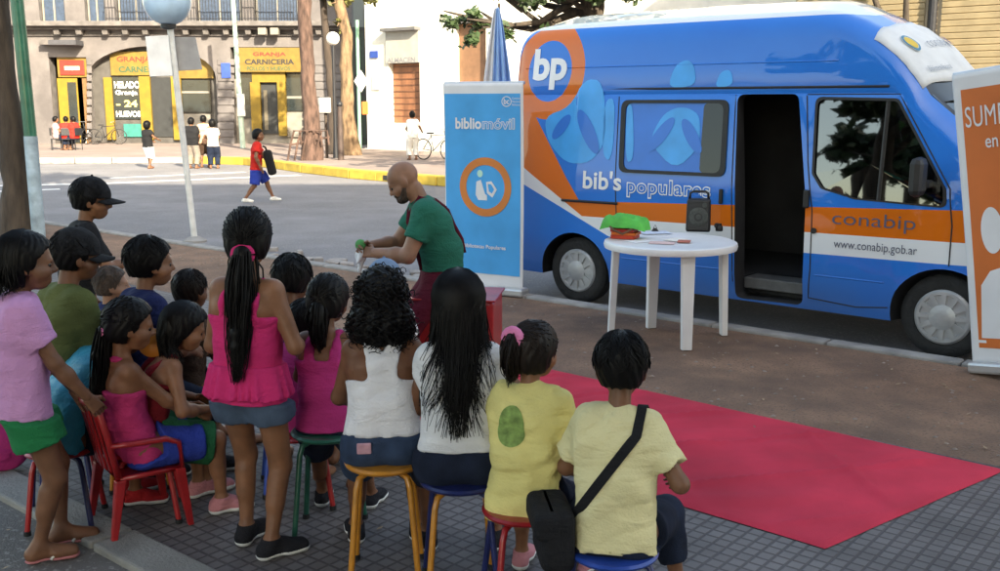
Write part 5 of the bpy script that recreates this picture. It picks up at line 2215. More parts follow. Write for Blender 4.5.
def bottoms(k, root, mat, length=.5, o=.012, name='shorts', waist=.075, res=.0085, seed=3, amp=.003, flare=.0, lift=0.0):
    h = k['h']
    pel = k['pel']
    base = [('c', pel - k['rp'] * .043 * h, pel + k['rp'] * .043 * h, .066 * h + o, .066 * h + o), ('c', pel - k['rp'] * .038 * h + k['u'] * .06 * h, pel + k['rp'] * .038 * h + k['u'] * .06 * h, .056 * h + o, .056 * h + o)]
    B = Fld(base, .05)
    legs = []
    for s in (-1, 1):
        H, K, A = k['H'][s], k['K'][s], k['A'][s]
        if length <= 1:
            c = H + (K - H) * length
            e = H + (K - H) * (length + .15)
            legs.append((Fld([('c', H, e, .062 * h + o, .045 * h + o + flare + (1 - length) * .015)], .01), c, unit(K - H)))
        else:
            c = K + (A - K) * (length - 1)
            legs.append((Fld([('c', H, K, .06 * h + o, .043 * h + o), ('c', K, c + unit(A - K) * .03, .043 * h + o, .03 * h + o + flare)], .03), c, unit(A - K)))
    top = pel + k['u'] * waist * h

    def fn(P):
        a = np.maximum(B(P), (P - top) @ k['u'])
        for F, c, d in legs:
            far = np.where((P - c) @ d > 0, np.linalg.norm(P - c, axis=1), 0)
            b = F(P)
            cutp = (P - c) @ d
            cutp = np.where(np.linalg.norm(P - c, axis=1) < .3 * h, cutp, -1) if length > 1 else cutp
            a = smin(a, np.maximum(b, cutp), .03)
        a = a + wrinkle(P, amp, .9, seed)
        if 'raw' in k:
            rawf, hm = k['raw']
            lim = np.where(((P - pel) @ k['u'] > -hm * h - .004) & ((P - pel)[:, 1] < front * h), rawf(P) + .007, -1)
            a = np.maximum(a, lim)
        return a
    front = .045 if k['seated'] else 9
    lo = np.min([B.lo] + [F.lo for F, _, _ in legs], axis=0)
    hi = np.max([B.hi] + [F.hi for F, _, _ in legs], axis=0)
    return mesh_obj(name, [surf(fn, lo, hi, res)], mat, root)


def shoes(k, root, mat, sole=None, res=.007):
    """one shoe and its sole per foot"""
    for s in (-1, 1):
        F = Fld(feet(k, s, .006) + [('c', k['A'][s], k['A'][s] + V3(0, 0, .012 * k['h']), .024 * k['h'], .024 * k['h'])], .014)
        sh = mesh_obj('shoe', [surf(lambda P: np.maximum(F(P), P[:, 2] - (k['A'][s][2] + .014 * k['h'])), F.lo, F.hi, res)], mat, root)
        if sole:
            zb = k['A'][s][2] - .045 * k['h']
            G_ = Fld(feet(k, s, .009), .014)
            mesh_obj('sole', [surf(lambda P: np.maximum(G_(P), np.maximum(P[:, 2] - zb - .022, zb - .002 - P[:, 2])), G_.lo, G_.hi, res)], sole, sh)


def flipflops(k, root, mat, strap):
    h = k['h']
    for s in (-1, 1):
        G_ = Fld(feet(k, s, .008), .02)
        zb = k['A'][s][2] - .045 * h
        so = mesh_obj('flip_flop', [surf(lambda P: np.maximum(G_(P), np.maximum(P[:, 2] - zb - .010, zb - .012 - P[:, 2])), G_.lo, G_.hi, .006)], mat, root)
        A, T_ = k['A'][s], k['T'][s]
        d = unit(V3(*(T_ - A)[:2], 0))
        sd_ = V3(-d[1], d[0], 0)
        tip = A + d * .075 * h
        tip[2] = zb + .035
        for q in (-1, 1):
            e = A + d * .03 * h + sd_ * q * .026 * h
            e[2] = zb + .008
            m_ = (tip + e) / 2 + V3(0, 0, .012)
            MB().tube([tip, m_, e], .006, 6).build('strap', strap, so, smooth=0)


# -------- hair
def strands_mesh(paths, r0, r1=.0008, n=4):
    vs, fs = [], []
    ang = np.arange(n) * 2 * math.pi / n
    for p in paths:
        p = np.asarray(p, dtype=float)
        keep = [0]
        for i in range(1, len(p)):
            if np.linalg.norm(p[i] - p[keep[-1]]) > .0015:
                keep.append(i)
        p = p[keep]
        m = len(p)
        if m < 3:
            continue
        t = np.gradient(p, axis=0)
        t /= np.linalg.norm(t, axis=1)[:, None] + 1e-9
        x = np.cross(t[0], V3(0, 0, 1) if abs(t[0][2]) < .9 else V3(1, 0, 0))
        b = len(vs)
        for i in range(m):
            x = unit(x - t[i] * (x @ t[i]))
            y = np.cross(t[i], x)
            r = r0 * (1 - i / (m - 1)) + r1 * i / (m - 1)
            vs += list(p[i] + (np.cos(ang)[:, None] * x + np.sin(ang)[:, None] * y) * r)
        for i in range(m - 1):
            for j in range(n):
                j2 = (j + 1) % n
                fs.append((b + i * n + j, b + i * n + j2, b + (i + 1) * n + j2, b + (i + 1) * n + j))
    return np.array(vs), np.array(fs)


def cap_fn(k, thick=.016, front=.03, nape=-.075, rough=.004, seed=0, taper=False):
    """hair over the skull, cut away at the face and the nape"""
    hc, M, q = k['hc'], k['Hm'], k['Hh'] / .205
    t = thick
    E = Fld([('e', hc + M @ (V3(0, -.010, .024) * q), M, ((.073) * q + t, (.091) * q + t, .083 * q + t)), ('e', hc + M @ (V3(0, -.035, -.03) * q), M, (.062 * q + t, .058 * q + t, .06 * q + t) if not taper else (.052 * q + t * .5, .05 * q + t * .5, .052 * q + t * .5))], .03)

    def fn(P):
        Q = (P - hc) @ M / q
        d = E(P)
        line = front + .055 * np.clip((Q[:, 2] - .02) / .06, 0, 1) - .035 * np.clip((-Q[:, 2]) / .05, 0, 1)
        facecut = np.minimum(Q[:, 1] - line, .07 - Q[:, 2])
        d = np.maximum(d, facecut * q)
        d = np.maximum(d, (nape - Q[:, 2]) * q)
        an = np.arctan2(Q[:, 0], -Q[:, 1])
        d = d + rough * (np.sin(an * 19 + 3 * np.sin(Q[:, 2] * 40 + seed)) * .6 + np.sin(an * 43 + Q[:, 2] * 60 + seed) * .4)
        return d
    return fn, E.lo, E.hi


def head_strands(k, n, thick, length, seed, lo=-.05, spreadz=1.0, r=.0022, back_only=True):
    """short locks lying on the skull, combed down from the crown"""
    rng = np.random.default_rng(seed)
    hc, M, q = k['hc'], k['Hm'], k['Hh'] / .205
    out = []
    c = V3(0, -.010, .024)
    rr = V3(.073, .091, .083) + thick
    for _ in range(n):
        az = rng.uniform(-2.3, 2.3)
        el = rng.uniform(.15, 1.5)
        L = length * rng.uniform(.6, 1.3)
        pts = []
        lift = rng.uniform(0, .006)
        for i in range(6):
            f = i / 5
            e2 = max(el - L / .1 * f, -.22)
            a2 = az + .15 * math.sin(3 * f + az * 7)
            p = c + rr * V3(math.sin(a2) * math.cos(e2), -math.cos(a2) * math.cos(e2), math.sin(e2)) * (1.0 + (lift + .01 * f) / .1 * .5)
            pts.append(hc + M @ (p * q))
        out.append(pts)
    return out


def short_hair(k, root, mat, thick=.016, seed=0, n=260, front=.03, nape=-.058):
    fn, lo, hi = cap_fn(k, thick, front, nape, .0035, seed, True)
    parts = [surf(fn, lo, hi, .007)]
    if n:
        parts.append(strands_mesh(head_strands(k, n, thick, .045, seed), .003))
    return mesh_obj('hair', parts, mat, root)


def fall(k, start, length, rng, out=.0, back=.0, wave=.006, n=9, sway=0.0):
    """a lock that drops from start, pushed to the outside of the clothed body"""
    pts = []
    ph = rng.uniform(0, 6)
    for i in range(n):
        f = i / (n - 1)
        p = start + V3(0, 0, -1) * length * f + V3(out * f, -back * math.sin(math.pi * min(f * 1.2, 1)), 0)
        p = p + V3(math.sin(ph + f * 7), math.cos(ph + f * 5), 0) * wave * f + V3(sway * f * f, 0, 0)
        pts.append(p)
    return pts


def push_out(k, P, marg):
    fn = k.get('shirt')
    if fn is None:
        return P
    P = np.asarray(P, dtype=float)
    e = .004
    for _ in range(3):
        d = fn(P)
        g = np.stack([fn(P + V3(*(e if j == i else 0 for j in range(3)))) - d for i in range(3)], -1)
        g /= np.linalg.norm(g, axis=1)[:, None] + 1e-9
        P = P + g * np.clip(marg - d, 0, .05)[:, None]
    return P


def long_hair(k, root, mat, length=.45, thick=.018, n=520, seed=4, width=1.0, front=.03, r=.0034, sway=0.0, fan=.035, azm=1.35, wav=.012):
    fn, lo, hi = cap_fn(k, thick, front, -.09, .004, seed)
    parts = [surf(fn, lo, hi, .007)]
    rng = np.random.default_rng(seed)
    hc, M, q = k['hc'], k['Hm'], k['Hh'] / .205
    c = V3(0, -.010, .024)
    rr = V3(.073, .091, .083) + thick
    paths = []
    for i in range(n):
        az = rng.uniform(-azm, azm) * width
        top = []
        for f in np.linspace(0, 1, 6):
            e = 1.52 * (1 - f) - .25 * f
            top.append(hc + M @ ((c + rr * V3(math.sin(az) * math.cos(e), -math.cos(az) * math.cos(e), math.sin(e)) * 1.01) * q))
        L = length * rng.uniform(.72, 1.05) * (1 - .3 * abs(az) / 1.75)
        dn = fall(k, top[-1], L, rng, out=-(top[-1] - hc)[0] * .25 + rng.normal() * .02, back=.01, wave=wav, sway=sway)
        dn = push_out(k, dn, rng.uniform(.004, .03))
        for _ in range(2):
            dn[1:-1] = (dn[:-2] + dn[1:-1] * 2 + dn[2:]) / 4
        dn[:, 0] = np.clip(dn[:, 0], top[-1][0] - fan, top[-1][0] + fan)
        paths.append(np.concatenate([np.array(top), dn[1:]]))
    parts.append(strands_mesh(paths, r, .001))
    return mesh_obj('hair', parts, mat, root)


def ponytail(k, root, mat, length=.4, thick=.013, tie=(0, -.105, -.03), seed=5, n=240, rad=.035, side_=0.0, tiemat=None, tie_r=.022, front=.03, marg=.012, back=.02, tail_out=0.0):
    fn, lo, hi = cap_fn(k, thick, front, -.075, .003, seed)
    hc, M, q = k['hc'], k['Hm'], k['Hh'] / .205
    parts = [surf(fn, lo, hi, .007)]
    tp = hc + M @ (V3(*tie) * q)
    rng = np.random.default_rng(seed)
    c = V3(0, -.010, .024)
    rr = V3(.073, .091, .083) + thick
    paths = []
    for i in range(n // 2):
        az = rng.uniform(-2.2, 2.2)
        el = rng.uniform(-.2, 1.3)
        s = hc + M @ ((c + rr * V3(math.sin(az) * math.cos(el), -math.cos(az) * math.cos(el), math.sin(el)) * 1.01) * q)
        mid = hc + M @ ((c + rr * unit(unit((s - hc) @ M / rr) + unit((tp - hc) @ M / rr)) * 1.02) * q)
        paths.append([s, s * .5 + mid * .5 + (mid - hc) * .03, mid, mid * .4 + tp * .6 + (tp - hc) * .04, tp])
    for i in range(n):
        o_ = rng.normal(size=3) * rad * .4
        s = tp + o_ * .35
        L = length * rng.uniform(.7, 1.05)
        pts = fall(k, s, L, rng, back=back, wave=.008, sway=side_, out=tail_out)
        pts = [p + o_ * math.sin(math.pi * min(1, .15 + i_ / 9)) for i_, p in enumerate(pts)]
        pts = push_out(k, pts, marg + rng.uniform(0, rad))
        for _ in range(2):
            pts[1:-1] = (pts[:-2] + pts[1:-1] * 2 + pts[2:]) / 4
        lim = rad * (1.15 - .5 * np.linspace(0, 1, len(pts)))
        mid_ = tp[0] + np.linspace(0, 1, len(pts)) * tail_out
        pts[:, 0] = np.clip(pts[:, 0], mid_ - lim, mid_ + lim)
        paths.append(pts)
    core = []
    pts = push_out(k, fall(k, tp, length * .85, np.random.default_rng(1), back=back, wave=0, sway=side_, out=tail_out), marg + rad * .7)
    for a, b, f in zip(pts[:-1], pts[1:], np.linspace(1, .3, len(pts) - 1)):
        g = .55 + .45 * math.sin(math.pi * min(1, f * .9 + .05))
        core.append(('c', a, b, rad * f * .8, rad * f * .75))
    C = Fld(core, .02)
    parts.append(surf(C, C.lo, C.hi, .008))
    parts.append(strands_mesh(paths, .0038, .001))
    ho = mesh_obj('hair', parts, mat, root)
    if tiemat:
        ring = [tp + M @ V3(tie_r * 1.1 * math.cos(a), -.004, tie_r * 1.0 * math.sin(a)) for a in np.linspace(0, 2 * math.pi, 15)]
        MB().tube(ring, .010 if tie_r < .028 else .017, 8, caps=False).build('hair_band', tiemat, ho, smooth=0)
    return ho


def curly_hair(k, root, mat, seed=6):
    hc, M, q = k['hc'], k['Hm'], k['Hh'] / .205
    rng = np.random.default_rng(seed)
    pr = [('e', hc + M @ (V3(0, -.015, .02) * q), M, (.098 * q, .108 * q, .102 * q)), ('e', hc + M @ (V3(0, -.045, -.08) * q), M, (.12 * q, .085 * q, .088 * q)), ('e', hc + M @ (V3(0, -.03, -.13) * q), M, (.115 * q, .075 * q, .055 * q))]
    E = Fld(pr, .03)

    def fn(P):
        Q = (P - hc) @ M / q
        d = E(P)
        d = np.maximum(d, np.minimum(Q[:, 1] - .035, .06 - Q[:, 2]) * q)
        return d + .008 * np.sin(Q[:, 0] * 120 + 4 * np.sin(Q[:, 2] * 50)) * np.sin(Q[:, 2] * 130 + 3 * np.sin(Q[:, 1] * 60)) + .004 * np.sin(Q @ V3(210, 160, 240))
    parts = [surf(fn, E.lo, E.hi, .006)]
    paths = []
    for i in range(620):
        v = unit(rng.normal(size=3) * V3(1, 1, 1))
        if v[1] > .45:
            continue
        e = pr[rng.choice(3, p=[.45, .35, .2])]
        p = e[1] + M @ (v * np.array(e[3]) * .97)
        t = unit(rng.normal(size=3) * .5 + V3(0, 0, -1))
        x = unit(np.cross(t, v + .1))
        y = np.cross(t, x)
        r = rng.uniform(.006, .013)
        ph = rng.uniform(0, 6)
        paths.append([p + M @ v * .004 + t * .05 * f + (x * math.cos(ph + f * 11) + y * math.sin(ph + f * 11)) * r for f in np.linspace(0, 1, 12)])
    parts.append(strands_mesh(paths, .0028, .0014))
    return mesh_obj('hair', parts, mat, root)


def baseball_cap(k, root, mat, brim=True, thick=.017, low=.005, brim_len=.075, yaw=0, name='cap'):
    hc, M, q = k['hc'], k['Hm'], k['Hh'] / .205
    E = Fld([('e', hc + M @ (V3(0, -.008, .026) * q), M, (.076 * q + thick * .7, .094 * q + thick * .7, .09 * q + thick * .8))], .01)
    fn = lambda P: np.maximum(E(P), (low * q - ((P - hc) @ M)[:, 2])) + wrinkle(P, .0015, 1, 3)
    c = mesh_obj(name, [surf(fn, E.lo, E.hi, .007)], mat, root)
    mb = MB()
    ry = rotm((0, 0, 1), R(yaw))
    for (x, y, z, r_) in ((0, 0, .026 + .09 + thick * .8 / q, .008),):
        mb.ball(hc + M @ (V3(x, y - .008, z) * q), r_, 8, 6)
    mb.build('button', mat, c, smooth=0)
    if brim:
        vs, fs = [], []
        n1, n2 = 16, 6
        for t_ in (0, .006):
            for i in range(n1 + 1):
                a = -1.15 + 2.3 * i / n1
                for j in range(n2 + 1):
                    g_ = j / n2
                    ext = brim_len * g_ * (math.cos(a * .95) ** .7)
                    x, y = .082 * math.sin(a), .098 * math.cos(a) - .008 + ext
                    z = low + .006 - .02 * (x / .08) ** 2 - .012 * g_ - t_
                    vs.append(hc + M @ (ry @ V3(x, y, z) * q))
        o1 = (n1 + 1) * (n2 + 1)
        for s in (0, 1):
            for i in range(n1):
                for j in range(n2):
                    k_ = s * o1 + i * (n2 + 1) + j
                    f_ = (k_, k_ + n2 + 1, k_ + n2 + 2, k_ + 1)
                    fs.append(f_ if s == 0 else f_[::-1])
        for i in range(n1):
            k_ = i * (n2 + 1) + n2
            fs.append((k_, k_ + n2 + 1, o1 + k_ + n2 + 1, o1 + k_))
        obj_from('brim', vs, fs, mat, c)
    return c


def place(k, px, py, s, face):
    """root position so that the head top stands at the picture point for px-per-metre s; face = degrees right of 'away from the camera'"""
    # depth along the view axis is 1000 / s
    d = 1000.0 / s
    x, y = (px - 500) / 1000.0 * d, -(py - 285.5) / 1000.0 * d
    wp = Vector((x, CP * d + SP * y, CAM_H - SP * d + CP * y))
    a = R(face)
    hx, hy = k['hc'][0], k['hc'][1]
    X = hx * math.cos(a) + hy * math.sin(a)
    Y = -hx * math.sin(a) + hy * math.cos(a)
    return Vector((wp.x - X, wp.y - Y, 0)), wp.z


def person(label, px, py, s, face, group=None, **kw):
    for _ in range(3):
        k = skeleton(**kw)
        loc, zt = place(k, px, py, s, face)
        kw['h'] += (zt - float(k['hc'][2] + .118 * k['Hh'] / .205)) / (.5 if kw.get('seat') else .95)
    k = skeleton(**kw)
    loc, zt = place(k, px, py, s, face)
    root = thing('person', label, 'person', loc, -R(face), group)
    k['root'] = root
    k['face'] = face
    return k, root


def to_world(k, p):
    return k['root'].matrix_basis @ Vector(p)


def shirt_ray(k, origin, direction, off=.003):
    """march onto the clothed surface"""
    p = np.array(origin, dtype=float)[None]
    d = unit(np.array(direction, dtype=float))
    for _ in range(60):
        v = float(k['shirt'](p)[0])
        p = p + d * max(min(v, .05), -.01) * .8
        if abs(v) < .0008:
            break
    return p[0] - d * off


def print_on_back(k, name, polys, mat, parent, cx, cz, off=.003):
    """flat print (verts2d, faces) laid on the back of the shirt at chest-relative cx, cz"""
    vs, fs = polys
    o_ = k['che'] + k['rx'] * cx + k['u2'] * cz - k['fw'] * .4
    out = [shirt_ray(k, o_ + k['rx'] * x + k['u2'] * y, k['fw'], off) for x, y in vs]
    return obj_from(name, out, fs, mat, parent)
# ------------------------------------------------------------------ stools and chairs
M_steel = pm('steel stud', (.4, .4, .4), .35, .1, 8, 0, metal=.8)
PAINT = {}


def paint(name, c):
    if name not in PAINT:
        PAINT[name] = pm(name + ' enamel', c, .35, .2, 12, .08, 60, coat=.25)
    return PAINT[name]


P_red, P_orange, P_green, P_navy, P_blue, P_yel = paint('red', (.34, .012, .016)), paint('orange', (.5, .2, .025)), paint('bottle green', (.012, .09, .06)), paint('navy', (.012, .02, .1)), paint('blue', (.015, .06, .32)), paint('dark wood', (.12, .06, .03))


def stool(label, loc, rz, h, seat, legs, r=.155, foot=.19, group='coloured stools the children sit on'):
    t = thing('stool', label, 'stool', (loc[0], loc[1], 0), R(rz), group)
    MB().lathe([(0, h - .022), (r - .01, h - .022), (r, h - .016), (r + .003, h - .008), (r - .006, h), (0, h + .001)], 36).build('seat', seat, t, smooth=40)
    for i in range(4):
        a = math.pi / 4 + i * math.pi / 2
        c, s = math.cos(a), math.sin(a)
        q = r * .62
        pts = [(c * q * .5, s * q * .5, h - .036), (c * q, s * q, h - .036), (c * (q + .035), s * (q + .035), h - .046), (c * (q + .05), s * (q + .05), h - .085), (c * foot, s * foot, .012)]
        lg = MB().tube(pts, .0125, 10).build('leg', legs[i % len(legs)], t, smooth=60)
        MB().lathe([(0, 0), (.016, 0), (.016, .02), (0, .02)], 12, (c * foot, s * foot, 0)).build('foot_cap', M_rubber, lg)
    return t


def plastic_chair(label, loc, rz, mat, sh=.3):
    t = thing('plastic_chair', label, 'chair', (loc[0], loc[1], 0), R(rz))
    t.scale = (.78, .78, .95)
    mb = MB()
    n = 8
    vs, fs = [], []
    for tt in (0, .014):
        for i in range(n + 1):
            for j in range(n + 1):
                x, y = -.19 + .38 * i / n, -.18 + .37 * j / n
                vs.append((x, y, sh - .02 * (1 - (x / .19) ** 2) * (1 - (y / .19) ** 2) - tt - .012 * max(0, y - .12) / .07))
    o1 = (n + 1) ** 2
    for s in (0, 1):
        for i in range(n):
            for j in range(n):
                k = s * o1 + i * (n + 1) + j
                fs.append((k, k + n + 1, k + n + 2, k + 1))
    mb.add(vs, fs)
    mb.build('seat', mat, t, smooth=30, bevel=0)
    MB().tube([(-.19, -.17, sh - .01), (-.195, .17, sh - .015), (.195, .17, sh - .015), (.19, -.17, sh - .01)], .012, 8).build('seat_rim', mat, t, smooth=0)

    def back(x, z):
        f = (z - sh) / .36
        return (x * (1 + .1 * f), -.175 - .09 * f - .03 * (1 - (x / .2) ** 2), z)
    for i in range(5):
        x = -.12 + .06 * i
        mb = MB()
        pts = [back(x, sh + .02 + .29 * j / 6) for j in range(7)]
        q0 = len(mb.v)
        for p in pts:
            for dx, dy in ((-.018, -.005), (.018, -.005), (.018, .005), (-.018, .005)):
                mb.v.append((p[0] + dx, p[1] + dy, p[2]))
        for j in range(6):
            for k in range(4):
                k2 = (k + 1) % 4
                mb.f.append((q0 + j * 4 + k, q0 + j * 4 + k2, q0 + j * 4 + 4 + k2, q0 + j * 4 + 4 + k))
        mb.build('back_slat', mat, t)
    rail = [back(-.19, sh)] + [back(-.195, sh + .2), back(-.185, sh + .31)] + [back(x, sh + .355) for x in np.linspace(-.14, .14, 7)] + [back(.185, sh + .31), back(.195, sh + .2), back(.19, sh)]
    MB().tube(rail, .02, 10).build('back_frame', mat, t, smooth=0)
    for s in (-1, 1):
        MB().tube([back(s * .2, sh + .16), (s * .225, -.1, sh + .155), (s * .23, .08, sh + .15), (s * .222, .155, sh + .12), (s * .205, .175, sh - .01)], [.02, .022, .024, .022, .018], 10, flat=.6).build('armrest', mat, t, smooth=0)
        for y0, y1 in ((.16, .2), (-.17, -.235)):
            b, c = Vector((s * .19, y0, sh - .01)), Vector((s * .215, y1, 0))
            mb = MB()
            mb.hexa([tuple(c + Vector((dx * .016, dy * .016, 0))) for dx, dy in ((-1, -1), (1, -1), (1, 1), (-1, 1))] + [tuple(b + Vector((dx * .028, dy * .028, 0))) for dx, dy in ((-1, -1), (1, -1), (1, 1), (-1, 1))])
            mb.build('leg', mat, t, bevel=.006)
    return t


# ------------------------------------------------------------------ the children
LOG = []


def done(k, name):
    top = float(k['hc'][2] + .105 * k['Hh'] / .205)
    LOG.append((name, round(top, 3)))


S1, S2, S3, S4 = M_skin['light brown skin'], M_skin['brown skin'], M_skin['fair skin'], M_skin['tan skin']
GC = 'children listening to the man'
C_yellow = cloth('pale yellow jersey', (.72, .62, .24))
C_cream = cloth('cream yellow jersey', (.72, .64, .36))
C_white = cloth('white rib cotton', (.72, .71, .74))
C_white2 = cloth('white cotton', (.68, .68, .70))
C_pink = cloth('hot pink cotton', (.62, .03, .16))
C_pink2 = cloth('pink knit', (.5, .035, .15))
C_magenta = cloth('magenta cotton', (.42, .03, .17))
C_maroon = cloth('maroon cotton', (.1, .008, .022))
C_lilac = cloth('lilac jersey', (.6, .3, .56))
C_olive = cloth('olive jersey', (.1, .115, .035))
C_navy = cloth('navy jersey', (.012, .02, .085))
C_black = cloth('black cotton', (.012, .012, .014))
C_green = cloth('emerald shorts', (.008, .17, .06))
C_dgreen = cloth('bottle green skirt', (.01, .1, .04))
C_turq = cloth('turquoise nylon', (.03, .3, .42), rough=.45)
C_teal = cloth('teal green cotton', (.012, .13, .09))
C_red = cloth('red jersey', (.55, .025, .02))
C_rblue = cloth('royal blue shorts', (.02, .045, .3))
C_sky = cloth('sky blue cap cloth', (.16, .24, .36))
C_denim = pm('blue denim', (.03, .052, .1), .9, .35, 9, .4, 260, spec=.2)
C_denim2 = pm('dark denim', (.011, .017, .036), .9, .35, 9, .4, 260, spec=.2)
C_denim3 = pm('faded denim', (.06, .09, .14), .9, .35, 9, .4, 260, spec=.2)
C_brown = cloth('brown cotton', (.06, .035, .025))
M_sole = pm('white rubber sole', (.6, .6, .58), .7, .15, 9, .1, 60)
M_blackshoe = cloth('black canvas', (.014, .014, .018))
M_redshoe = cloth('red canvas', (.35, .015, .02))
M_pinkshoe = cloth('pink canvas', (.5, .2, .22))
M_flip = pm('pink foam', (.45, .16, .17), .8, .15, 9, .1, 60)
M_scr = cloth('pink scrunchie', (.75, .22, .42))

# A boy in pale yellow, bag strap across the back
k, r = person('boy in plain pale yellow T-shirt with a black bag strap across his back', 622, 333, 288, 14, GC, h=1.28, seat=.345, lean=7, hunch=6, yaw=-4, pitch=8, spread=.16, wide=.93, LH='knee', RH=(.15, .15, .40, .5, -.6, -.5))
build_body(k, r, S4)
tee(k, r, C_cream, hem=.045, sleeve=.72, o=.016, amp=.009, seed=5, belly=1.1)
bottoms(k, r, C_denim2, length=1.6, o=.016, name='jeans')
shoes(k, r, M_blackshoe, M_sole)
short_hair(k, r, M_hair, .017, 1, 420)
done(k, 'A')
stool('low blue stool under the boy in plain pale yellow at the right end', r.location, 20, .345, P_blue, [P_blue, P_navy])
# strap and bag
h = k['h']
ts = [shirt_ray(k, k['che'] + k['rx'] * (.066 * h - .17 * h * f) + k['u2'] * (.045 * h - .245 * h * f) - k['fw'] * .4, k['fw'], .005) for f in np.linspace(0, 1, 16)]
top_ = k['nb'] + k['rx'] * .062 * h
ts = [shirt_ray(k, top_ + k['fw'] * d_ * h + k['u2'] * .3, -k['u2'], .006) for d_ in (.055, .035, .015, -.005, -.025, -.04)] + ts[1:]
bagp = ts[-1]
bg_ = thing('shoulder_bag', 'black shoulder bag at the left hip of the boy in pale yellow', 'bag', r.location, r.rotation_euler.z)
mb = MB()
n0 = 0
for i, p in enumerate(ts):
    t_ = unit(ts[min(i + 1, len(ts) - 1)] - ts[max(i - 1, 0)])
    nn = -k['fw'] if i > 5 else k['u2']
    x = unit(np.cross(t_, nn)) * .017
    for q in (p - x, p + x, p + x + nn * .004, p - x + nn * .004):
        mb.v.append(tuple(q))
for i in range(len(ts) - 1):
    for j in range(4):
        mb.f.append((i * 4 + j, i * 4 + (j + 1) % 4, i * 4 + 4 + (j + 1) % 4, i * 4 + 4 + j))
mb.build('strap', C_black, bg_, smooth=40)
bc = Vector((bagp[0] - .07, bagp[1] + .02, bagp[2] - .06))
MB().box(bc, (.12, .26, .22), M=Matrix.Rotation(R(20), 3, 'Z')).build('pouch', C_black, bg_, bevel=.035, seg=4)
MB().box(bc + Vector((-.03, -.02, .06)), (.1, .255, .1), M=Matrix.Rotation(R(20), 3, 'Z')).build('flap', C_black, bg_, bevel=.03, seg=4)

# B girl in yellow with the green print
k, r = person('girl in yellow T-shirt with a green print on the back and a pink hair tie', 535, 320, 272, 22, GC, h=1.22, seat=.395, lean=6, hunch=4, yaw=14, pitch=4, girl=True, LH='lap', RH='lap')
build_body(k, r, S1)
tee(k, r, C_yellow, hem=.085, sleeve=.7, o=.016, amp=.009, seed=8, belly=1.12)
bottoms(k, r, C_denim2, length=.8, o=.013)
shoes(k, r, M_pinkshoe, M_sole)
ponytail(k, r, M_hair2, .19, .013, (-.03, -.1, .055), 9, 260, .036, tiemat=M_scr, tie_r=.03, marg=.02, back=.03)
poly = [(.055 * math.cos(a) * (1.0 + .35 * max(0, -math.sin(a))) * .95, .075 * math.sin(a)) for a in np.linspace(0, 2 * math.pi, 28, endpoint=False)]
bm = bmesh.new()
f_ = bm.faces.new([bm.verts.new((x, y, 0)) for x, y in poly])
bmesh.ops.triangulate(bm, faces=[f_])
bmesh.ops.subdivide_edges(bm, edges=bm.edges[:], cuts=2, use_grid_fill=True)
bm.verts.index_update()
pv, pf = [(v.co.x, v.co.y) for v in bm.verts], [tuple(v.index for v in f.verts) for f in bm.faces]
bm.free()
print_on_back(k, 'printed_patch', (pv, pf), pm('green print', (.2, .3, .08), .9, .35, 40, .3, 120), r, -.03, -.03)
done(k, 'B')
stool('red stool with a red seat under the girl in the yellow printed T-shirt', r.location, 12, .395, P_red, [P_red, P_navy, P_red, P_navy])

# C long black hair, white T-shirt
k, r = person('girl in white with long loose black hair down to her waist', 458, 271, 262, -2, GC, h=1.43, seat=.45, lean=3, hunch=6, yaw=-8, pitch=8, girl=True, LH='lap', RH=(.12, .22, .5))
build_body(k, r, S2)
tee(k, r, C_white2, hem=-.035, sleeve=.35, o=.013, amp=.005, seed=11)
bottoms(k, r, C_denim2, length=.9, o=.016, name='denim_skirt', flare=.02)
shoes(k, r, M_blackshoe, M_sole)
long_hair(k, r, M_hair, .5, .022, 900, 4, 1.0, r=.003, fan=.06, azm=1.75, wav=.022)
done(k, 'C')
stool('stool with navy and orange legs under the girl with long loose hair', r.location, 6, .45, P_navy, [P_orange, P_navy])

# D curly hair, white tank top
k, r = person('girl with bushy curly black hair in a white racerback vest', 381, 267, 254, -6, GC, h=1.36, seat=.485, lean=5, hunch=7, yaw=2, pitch=8, girl=True, LH='lap', RH='lap', wide=1.08)
build_body(k, r, S2)
tank(k, r, C_white, 1.15, -.03, .012, 'racer', 'vest', .0045, seed=4)
bt = bottoms(k, r, C_denim, length=.85, o=.014)
shoes(k, r, M_blackshoe, M_sole)
curly_hair(k, r, M_hair)
p0 = k['pel'] - k['rp'] * .075 - V3(0, .4, -.035)
mb = MB()
pt = Vector(k['pel'] + V3(-.075, -.108, .012))
mb.box(pt, (.055, .012, .045), M=Matrix.Rotation(R(10), 3, 'X'))
mb.build('pocket_patch', pm('pink patch', (.55, .3, .36), .9, .2, 20, .2, 90), r, bevel=.004)
done(k, 'D')
stool('tall orange stool with orange legs under the girl in the white vest', r.location, 3, .485, P_orange, [P_orange])

# E maroon top between the standing girl and the white vest
k, r = person('girl with dark bunched hair in a magenta top beside the girl in the white vest', 328, 274, 232, 6, GC, h=1.2, seat=.47, lean=5, yaw=12, pitch=6, girl=True)
build_body(k, r, S2)
tank(k, r, C_magenta, .9, .05, .013, 'wide', 'top', .004, seed=6)
bottoms(k, r, C_denim2, length=.95, o=.015)
shoes(k, r, M_blackshoe, M_sole)
ponytail(k, r, M_hair, .2, .018, (0, -.1, -.03), 12, 260, .045, tiemat=M_scr, tie_r=.02)
done(k, 'E')
stool('tall bottle green stool with green legs under the girl in magenta', r.location, 0, .47, P_green, [P_green])

